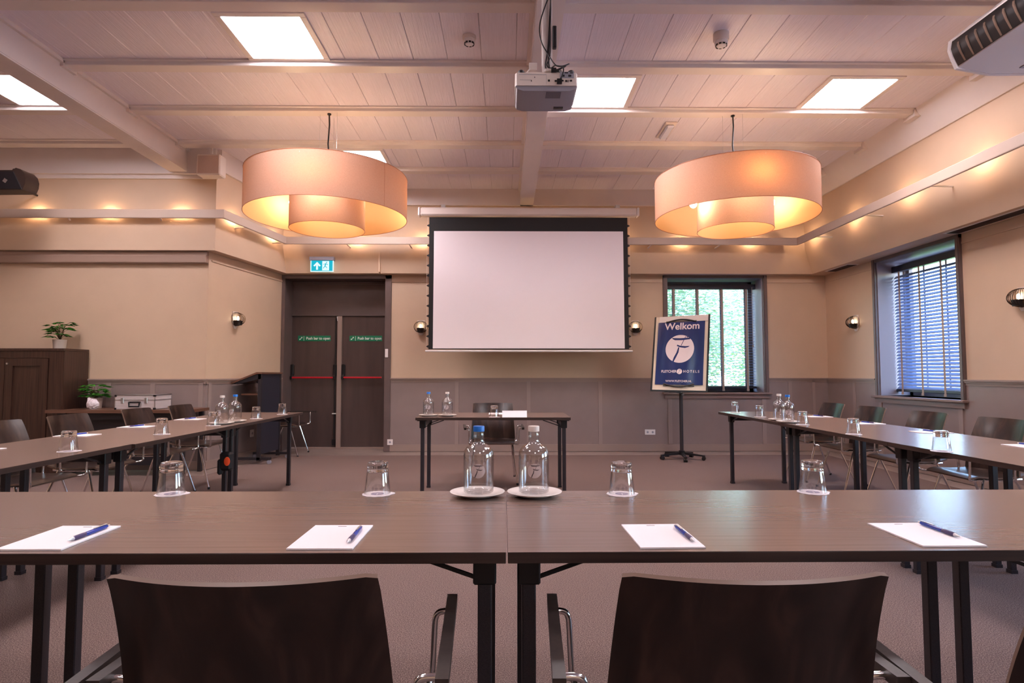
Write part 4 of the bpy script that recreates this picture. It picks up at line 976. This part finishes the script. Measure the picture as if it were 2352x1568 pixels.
for k, pts in enumerate(([(.03, .09, .4), (.028, .08, .2), (.01, .085, .14), (.05, .06, .09), (.09, .03, .07), (.08, -.01, .06), (.06, -.012, .045)], [(.03, .11, .9), (.034, .09, .5), (.02, .085, .15), (.06, .05, .12), (.1, .02, .1), (.14, .03, .12)], [(.04, .1, .85), (.02, .09, .3), (.0, .085, .13), (.04, .07, .10), (.07, .05, .095), (.12, .04, .11), (.09, .02, .085), (.05, .03, .07)], [(.03, .09, .6), (-.03, .09, .42), (-.028, .085, .3), (.02, .08, .2), (.06, .03, .11), (.10, -.005, .08), (.095, -.012, .03), (.08, -.014, .0)])):
    P_ = [Vector((a, b, c_ + .03)) for a, b, c_ in pts]; P_ = [P_[0]] + P_ + [P_[-1]]; sm = []
    for i in range(1, len(P_) - 2):
        for q in range(6):
            t_ = q / 6; p0_, p1_, p2_, p3_ = P_[i - 1:i + 3]
            sm.append(.5 * ((2 * p1_) + (p2_ - p0_) * t_ + (2 * p0_ - 5 * p1_ + 4 * p2_ - p3_) * t_ ** 2 + (3 * p1_ - p0_ - 3 * p2_ + p3_) * t_ ** 3))
    mb = MB(); mb.tube(sm + [P_[-1]], .0038, 8); obj('cable', mb, M_black, t)
mb = MB(); mb.box(.045, .07, .08, .11, .28, .42, bev=.004); obj('adapter_box', mb, M_black, t)
mb = MB(); mb.box(.028, .044, .09, .13, .15, ZB - zb_); obj('cable_conduit', mb, M_white, t)

# ------------------------------------------------------------------ ceiling devices
for u, v, zz, l, r in ((1078, 84, ZC, 'white smoke detector on the ceiling left of the projector', .055), (1656, 78, ZC, 'white smoke detector on a deep base on the ceiling at right', .062)):
    p = atZ(u, v, zz); t = thing('smoke_detector', l, 'detector', (p.x, p.y, zz))
    dd = .0 if r < .06 else .035
    mb = MB(); mb.lathe([(r, 0), (r, -.018 - dd), (r * .92, -.03 - dd)], 24); obj('base', mb, M_offwhite, t)
    mb = MB(); mb.lathe([(r * .85, -.028 - dd), (r * .8, -.052 - dd), (r * .55, -.066 - dd), (.01, -.07 - dd)], 24); hd = obj('sensor_head', mb, M_white, t)
    mb = MB()
    for k in range(9):
        a = 2 * PI * k / 9; mb.box(-.009, .009, -.003, .003, -.007, .007, M=Matrix.Translation((r * .69 * math.cos(a), r * .69 * math.sin(a), -.060 - dd)) @ Matrix.Rotation(a + PI / 2, 4, 'Z'))
    obj('vent_slots', mb, M_black, hd)
p = atZ(1531, 297, ZC); t = thing('emergency_light', 'small oblong emergency light on the ceiling left of the right lamp', 'light', (p.x, p.y, ZC))
mb = MB(); mb.box(-.065, .065, -.21, .21, -.02, 0, bev=.006); obj('base', mb, M_offwhite, t); mb = MB(); mb.box(-.045, .045, -.18, .18, -.05, -.018, bev=.016); obj('lens_cover', mb, pmat('clear_cover', srgb(214, 214, 230), .1), t)
# white speaker box under the ceiling at left
p = atY(478, 377, 6.95); t = thing('ceiling_speaker', 'small pale square speaker box up in the corner beside the left beam', 'speaker', (p.x, 6.95, p.z))
mb = MB(); mb.box(-.14, .14, 0, .16, -.125, .125, bev=.012); obj('cabinet', mb, M_offwhite, t); mb = MB(); mb.box(-.12, .12, -.004, .001, -.105, .105); obj('front_grille', mb, noise_mat('grille_cloth', [srgb(186, 160, 148), srgb(196, 170, 158)], (1, 1, 1), 200, rough=.8), t)
mb = MB(); mb.tube([(0, .08, .12), (0, .08, ZC - p.z)], .014, 8); obj('hanger', mb, M_offwhite, t)
# black speaker at far left
p = atY(16, 409, 6.4); t = thing('wall_speaker', 'black wedge loudspeaker hanging at the far left under the ceiling', 'speaker', (p.x, 6.4, p.z))
mb = MB(); prof = [(.0, .13), (.10, .13), (.17, .08), (.20, .0), (.19, -.08), (.15, -.14), (.10, -.15)]
mb.prism([(-.55, .085), (.05, .09), (.09, .115), (.14, .10), (.18, .06), (.20, .0), (.195, -.06), (.17, -.125), (-.55, -.13)], 'y', 0, .19); obj('cabinet', mb, M_led, t)
mb = MB(); mb.prism([(-.54, .07), (.07, .07), (.168, -.122), (-.54, -.122)], 'y', -.012, .001); obj('front_grille', mb, M_black, t)
mb = MB(); mb.box(-.02, .02, -.014, -.012, -.02, .02, M=Matrix.Translation((-.01, 0, -.03)) @ Matrix.Rotation(.6, 4, 'Y')); obj('round_badge', mb, M_steel, t)
mb = MB(); mb.tube([(-.02, .08, .08), (0, .08, .125), (.04, .08, .13), (.08, .08, .10)], .008, 8); mb.tube([(-.3, .10, .05), (-.3, .8, .05)], .012, 8); obj('bracket', mb, M_black, t)
# air conditioner
M_vane = pmat('brown_vane', srgb(120, 98, 84), .5)
t = thing('air_conditioner', 'white under-ceiling air conditioner with louvred slot, top right corner', 'air conditioner', (0, 0, 0))
Y1, Y0 = 4.06, 2.3
a1 = atY(2183, 128, Y1); b1 = atY(2196, 158, Y1); c1 = atY(2268, 172, Y1)
mb = MB(); prof = [(a1.x, a1.z + .10), (a1.x - .01, a1.z + .03), (a1.x + .005, a1.z - .02), (b1.x, b1.z), (c1.x, c1.z), (c1.x + .62, c1.z + .01), (c1.x + .62, a1.z + .22), (a1.x + .14, a1.z + .22)]
mb.prism(prof, 'y', Y0, Y1 - .02); obj('body', mb, M_white, t)
mb = MB(); mb.prism([(x - .012 if i < 4 else x, z - (.008 if 3 <= i <= 5 else 0)) for i, (x, z) in enumerate(prof)], 'y', Y1 - .022, Y1); obj('end_cap', mb, M_white, t)
u_ = Vector((prof[7][0] - prof[0][0], 0, prof[7][1] - prof[0][1])).normalized()
mb = MB(); mb.prism([(a1.x - .008, a1.z + .085), (a1.x - .018, a1.z + .03), (a1.x - .003, a1.z - .02), (b1.x - .008, b1.z + .004), (b1.x + .02, b1.z + .03), (a1.x + .03, a1.z + .085)], 'y', Y0 + .02, Y1 - .03); obj('air_slot', mb, M_black, t)
mb = MB(); y = Y0 + .08
while y < Y1 - .08:
    mb = MB(); mb.prism([(a1.x - .022, a1.z + .045), (a1.x - .024, a1.z + .02), (a1.x - .008, a1.z - .024), (b1.x - .012, b1.z + .008), (b1.x, b1.z + .02), (a1.x, a1.z + .045)], 'y', y, y + .012); y += .075
    obj('air_vane', mb, M_vane, t)
mb = MB(); mb.box(c1.x + .14, c1.x + .56, Y0 + .1, Y1 - .1, c1.z - .004, c1.z + .006); obj('intake_grille', mb, M_greyp, t)
for y in (Y0 + .2, Y1 - .25):
    for x in (a1.x + .2, c1.x + .5): mb = MB(); mb.tube([(x, y, a1.z + .2), (x, y, ZC)], .006, 6); obj('hanger_rod', mb, M_steel, t)
# vents in the soffit
for yc, ln, l in ((8.32, .52, 'dark oblong vent grille in the soffit near the right corner'), (5.75, .95, 'dark oblong vent grille in the soffit above the right window end')):
    t = thing('air_vent', l, 'vent', (XR - .13, yc, 2.65)); mb = MB(); mb.box(-.085, .085, -ln / 2 - .03, ln / 2 + .03, -.006, .002, bev=.002); obj('frame', mb, M_white, t)
    mb = MB(); mb.box(-.062, .062, -ln / 2, ln / 2, -.009, -.005); obj('grille', mb, M_grille, t)
    mb = MB(); k = -ln / 2 + .01
    while k < ln / 2: mb.box(-.06, .06, k, k + .004, -.011, -.008); k += .02
    obj('louvres', mb, M_led, t)
# roller screen box on the left wall
mb = MB(); mb.box(-7.4, PB.x + .0, YL - .07, YL, 2.50, 2.60, bev=.01); mb.box(-7.4, PB.x, YL - .05, YL - .0, 2.60, 2.645); tag(obj('roller_blind_box', mb, pmat('roller_box_paint', srgb(156, 130, 116), .5)), 'long taupe roller box high along the left wall', 'roller box')

# ------------------------------------------------------------------ lectern
t = thing('lectern', 'dark open lectern with sloping top on castors beside the exit doors', 'lectern', (0, 0, 0))
e0 = atY(596, 1000, 7.72); xr = e0.x; Yn, Yf_ = 7.72, 8.30; xl = xr - .30
xrf = atY(642, 1000, Yf_).x
sh = (xrf - xr)  # slight turn
def lb(mb, u0, u1, v0, v1, z0, z1, mi=0):   # u: along x from the front panel to the user, v: depth
    c4 = [(xr - u0 + sh * v, Yn + (Yf_ - Yn) * v) for u, v in ()]
    pts = [(xr - u + sh * v, Yn + (Yf_ - Yn) * v) for u, v in ((u0, v0), (u1, v0), (u1, v1), (u0, v1))]
    mb.prism(pts, 'z', z0, z1, mi)
mb = MB(); lb(mb, 0, .018, 0.03, .97, .12, 1.16); obj('front_panel', mb, M_navyboard, t)
for v0, v1 in ((0, .05), (.95, 1)):
    mb = MB(); lb(mb, -.01, .035, v0, v1, .04, 1.165); obj('upright', mb, M_blackmetal, t)
for v0, v1 in ((0, .07), (.93, 1)):
    mb = MB(); lb(mb, -.14, .34, v0, v1, .055, .085); obj('foot_bar', mb, M_blackmetal, t)
for v in (.035, .965):
    for u in (-.12, .32):
        x_ = xr - u + sh * v; y_ = Yn + (Yf_ - Yn) * v; mb = MB(); mb.lathe([(.01, -.012), (.027, -.011), (.027, .011), (.01, .012)], 14); mb.xf(Matrix.Translation((x_, y_, .0275)) @ Matrix.Rotation(PI / 2, 4, 'X')); obj('castor', mb, M_greyp, t)
for z in (.88, .62):
    mb = MB(); lb(mb, .018, .26, .05, .95, z, z + .018); obj('shelf', mb, M_desk if z > .8 else M_blackwood, t)
mb = MB()
for v0, v1 in ((-.02, 1.02),):
    P_ = []
    for v in (v0, v1):
        X_ = xr + sh * v; Y_ = Yn + (Yf_ - Yn) * v
        P_.append([(X_ + .02, Y_, 1.175), (X_ - .05, Y_, 1.175), (X_ - .37, Y_, 1.045), (X_ - .37, Y_, 1.022), (X_ - .05, Y_, 1.152), (X_ + .02, Y_, 1.152)])
    vs = P_[0] + P_[1]; mb.add(vs, [list(range(6)), list(range(6, 12))] + [[i, (i + 1) % 6, 6 + (i + 1) % 6, 6 + i] for i in range(6)])
obj('sloping_top', mb, M_desk, t)
mb = MB(); mb.tube([(xr - .36, Yn - .01, 1.035), (xr - .36 + sh, Yf_, 1.035)], .012, 8); obj('paper_stop', mb, M_black, t)
for v in (0.0, .96):
    mb = MB(); X_ = xr + sh * v; Y_ = Yn + (Yf_ - Yn) * v; mb.prism([(X_, 1.09), (X_, 1.152), (X_ - .05, 1.152), (X_ - .33, 1.038), (X_ - .30, 1.022)], 'y', Y_, Y_ + .015); obj('top_bracket', mb, M_blackwood, t)

# ------------------------------------------------------------------ cabinet, side table and what stands on them
CXR = atY(207, 850, YL).x
t = thing('cabinet', 'tall dark walnut cabinet with panelled doors at far left', 'cabinet', (CXR, YL, 0)); CD = .43; CZ = 1.445
mb = MB(); mb.box(-1.9, -.012, -CD + .02, -.03, .08, CZ - .03); mb.box(-1.88, -.02, -CD + .06, -.06, 0, .08); mb.box(-.0115, 0, -CD, -.03, 0, CZ - .031); obj('carcass', mb, M_walnut, t)
mb = MB(); mb.box(-1.9, .002, -CD - .012, -.03, CZ - .03, CZ, bev=.003); obj('top_board', mb, M_walnut, t)
mb = MB(); mb.box(-.17, -.0125, -CD - .002, -CD + .02, .0, CZ - .03); mb.box(-1.9, -.17, -CD - .002, -CD + .02, CZ - .11, CZ - .03); obj('face_frame', mb, M_walnut, t)
for x0, x1 in ((-.66, -.175), (-1.15, -.665), (-1.64, -1.155)):
    mb = MB(); z0, z1 = .10, CZ - .115; yf = -CD - .012; s_ = .085
    mb.box(x0, x1, yf + .016, yf + .024, z0, z1); mb.box(x0, x0 + s_, yf, yf + .02, z0, z1); mb.box(x1 - s_, x1, yf, yf + .02, z0, z1); mb.box(x0 + s_, x1 - s_, yf, yf + .02, z1 - s_, z1); mb.box(x0 + s_, x1 - s_, yf, yf + .02, z0, z0 + s_); dr = obj('door', mb, M_walnut, t)
    mb = MB(); mb.tube([(x0 + .035, yf, z1 - .06), (x0 + .035, yf - .02, z1 - .06)], [.006, .011], 10); obj('knob', mb, M_steel, dr)
DYF = 6.74
t = thing('side_table', 'long brown side table along the left wall behind the chairs', 'table', (0, 0, 0))
xl_ = atY(103, 943, DYF - .0).x; xr_ = atY(433, 943, DYF).x
mb = MB(); mb.prism([(xl_, DYF), (xr_, DYF), (xr_ - .02, YL - .05), (CXR + .03, YL - .05), (CXR + .03, YL - CD - .03), (xl_, YL - CD - .03)], 'z', .715, .75); obj('tabletop', mb, M_desk, t)
mb = MB(); mb.box(CXR + .06, xr_ - .25, DYF + .12, DYF + .14, .12, .712); mb.box(xl_ + .1, xr_ - .1, DYF + .05, DYF + .07, .64, .715); obj('shade_board', mb, M_blackwood, t)  # dark boards standing in for the shade under the tabletop
for x in (CXR + .08, xr_ - .08):
    for y in (DYF + .05, YL - .12): mb = MB(); mb.box(x - .02, x + .02, y - .02, y + .02, 0, .715); obj('leg', mb, M_blackmetal, t)
# aluminium case
q0 = atY(263, 925, 6.80); q1 = atY(356, 925, 6.80)
t = thing('flight_case', 'silver aluminium carry case with black handle on the side table', 'case', (q0.x, 6.80, .751)); cw = q1.x - q0.x; chh = .165
mb = MB(); mb.box(.006, cw - .006, .004, .33, .004, chh - .004); obj('shell', mb, M_alu, t)
mb = MB()
for z in (0, .104, chh - .008): mb.box(0, cw, 0, .004, z, z + .008); mb.box(cw - .004, cw, 0, .334, z, z + .008)
for x in (0, cw - .008): mb.box(x, x + .008, 0, .004, 0, chh)
mb.box(cw - .004, cw, .326, .334, 0, chh); mb.box(0, cw, 0, .334, chh - .004, chh); obj('edge_trim', mb, M_steel, t)
mb = MB()
for x in (.0, cw - .02):
    for z in (0, chh - .02): mb.box(x, x + .02, -.003, .02, z, z + .02)
obj('corner_cap', mb, M_black, t)
for x in (.07, cw - .12): mb = MB(); mb.box(x, x + .035, -.006, 0, .07, .135, bev=.003); mb.box(x + .01, x + .025, -.009, -.005, .08, .12); obj('latch', mb, M_steel, t)
mb = MB(); cxx = cw / 2; mb.tube([(cxx - .06, -.004, .085), (cxx - .06, -.012, .08), (cxx - .055, -.016, .035), (cxx + .055, -.016, .035), (cxx + .06, -.012, .08), (cxx + .06, -.004, .085)], .009, 8); mb.box(cxx - .065, cxx + .065, -.005, 0, .075, .09); obj('handle', mb, M_black, t)
# plants
def plant(name, label, cat, loc, pr, ph, seed, spread, hgt, droop):
    t = thing(name, label, cat, loc); rd = random.Random(seed)
    mb = MB(); mb.lathe([(pr * .86, 0), (pr, ph), (pr * .9, ph), (pr * .88, ph - .015)], 24, caps=(True, False)); obj('pot', mb, M_pot, t)
    mb = MB(); mb.lathe([(pr * .88, ph - .02), (.005, ph - .012)], 20, caps=(True, True)); obj('soil', mb, M_soil, t)
    mb = MB(); lv = MB()
    for k in range(30):
        a = 2 * PI * k / 30 + rd.uniform(-.3, .3); hh = ph + hgt * rd.uniform(.12, 1); r = spread * rd.uniform(.55, 1)
        b = Vector((0, 0, ph - .01)); m = Vector((math.cos(a) * r * .25, math.sin(a) * r * .25, hh * .9)); e = Vector((math.cos(a) * r * .55, math.sin(a) * r * .55, hh))
        mb.tube([b, m, e], .0022, 5)
        for j in range(7):
            la = a + (j - 3) * .42; ln = spread * .46 * (1 - abs(j - 3) * .1) * rd.uniform(.8, 1.1); wd = ln * .23
            d = Vector((math.cos(la), math.sin(la), -droop * rd.uniform(.3, 1))); sd = Vector((-math.sin(la), math.cos(la), 0)); 
            q_ = [e, e + d * ln * .35 + sd * wd + Vector((0, 0, .006)), e + d * ln * .75 + sd * wd * .7, e + d * ln, e + d * ln * .75 - sd * wd * .7, e + d * ln * .35 - sd * wd + Vector((0, 0, .006))]
            lv.add(q_ + [e + d * ln * .5 - Vector((0, 0, .004))], [[0, 1, 6], [1, 2, 6], [2, 3, 6], [3, 4, 6], [4, 5, 6], [5, 0, 6]])
    obj('stems', mb, M_stem, t); obj('leaves', lv, M_leaf, t, smooth=False)
p = atZ(137, 801, CZ + .001); plant('potted_plant', 'small green potted plant on top of the walnut cabinet', 'plant', (atY(137, 795, 7.08).x, 7.08, CZ + .0005), .072, .11, 3, .19, .22, .3)
plant('potted_plant', 'small green potted plant on the side table beside the cabinet', 'plant', (atY(219, 920, 7.10).x, 7.10, .7505), .075, .12, 8, .19, .16, .35)
mb = MB(); rd = random.Random(4)
mb.ball((0, 0, .055), .055, 14, (1.25, .8, 1)); mb.ball((-.04, 0, .10), .025, 8)
for i in range(len(mb.v)): mb.v[i] += Vector([rd.uniform(-.008, .008) for _ in range(3)])
zz = min(v.z for v in mb.v); mb.xf(Matrix.Translation((0, 0, -zz))); o = obj('stone_ornament', mb, M_stone, smooth=False); o.location = (atY(213, 925, 6.86).x, 6.86, .7505); tag(o, 'lumpy white crystal ornament before the lower plant pot', 'ornament')
# pouch hung at the left tables
p = atY(520, 1044, 4.72); t = thing('equipment_pouch', 'black pouch with an orange oval patch strapped to the left table legs', 'pouch', (p.x, 4.70, 0))
mb = MB(); mb.box(-.05, .045, 0, .07, .40, .545, bev=.018); mb.box(-.065, -.03, .0, .05, .37, .49, bev=.012); obj('bag', mb, M_blackfab, t)
mb = MB(); mb.lathe([(.023, 0), (.023, .004), (.018, .006)], 20); mb.xf(Matrix.Translation((.016, 0, .475)) @ Matrix.Diagonal((1, 1, 1.5, 1)) @ Matrix.Rotation(PI / 2, 4, 'X')); obj('orange_patch', mb, M_orange, t)
mb = MB(); mb.box(-.03, -.015, .03, .042, .54, .71); mb.box(.015, .03, .03, .042, .54, .71); obj('strap', mb, M_blackfab, t)

# ------------------------------------------------------------------ daylight
wd = bpy.data.worlds.new('sky'); S.world = wd; wd.use_nodes = True; nt = wd.node_tree
sk = nt.nodes.new('ShaderNodeTexSky'); sk.sky_type = 'NISHITA'; sk.sun_elevation = math.radians(42); sk.sun_rotation = math.radians(200); sk.sun_disc = False
bg = nt.nodes['Background']; nt.links.new(sk.outputs[0], bg.inputs[0]); bg.inputs[1].default_value = 3.2
vs = S.view_settings; vs.view_transform = 'Standard'; vs.look = 'None'; vs.gamma = 1; vs.use_curve_mapping = False; vs.exposure = 0.06
S.display_settings.display_device = 'sRGB'
try:
    S.cycles.use_denoising = True; S.cycles.max_bounces = 10; S.cycles.transparent_max_bounces = 24; S.cycles.diffuse_bounces = 5; S.cycles.sample_clamp_indirect = 6
except Exception: pass
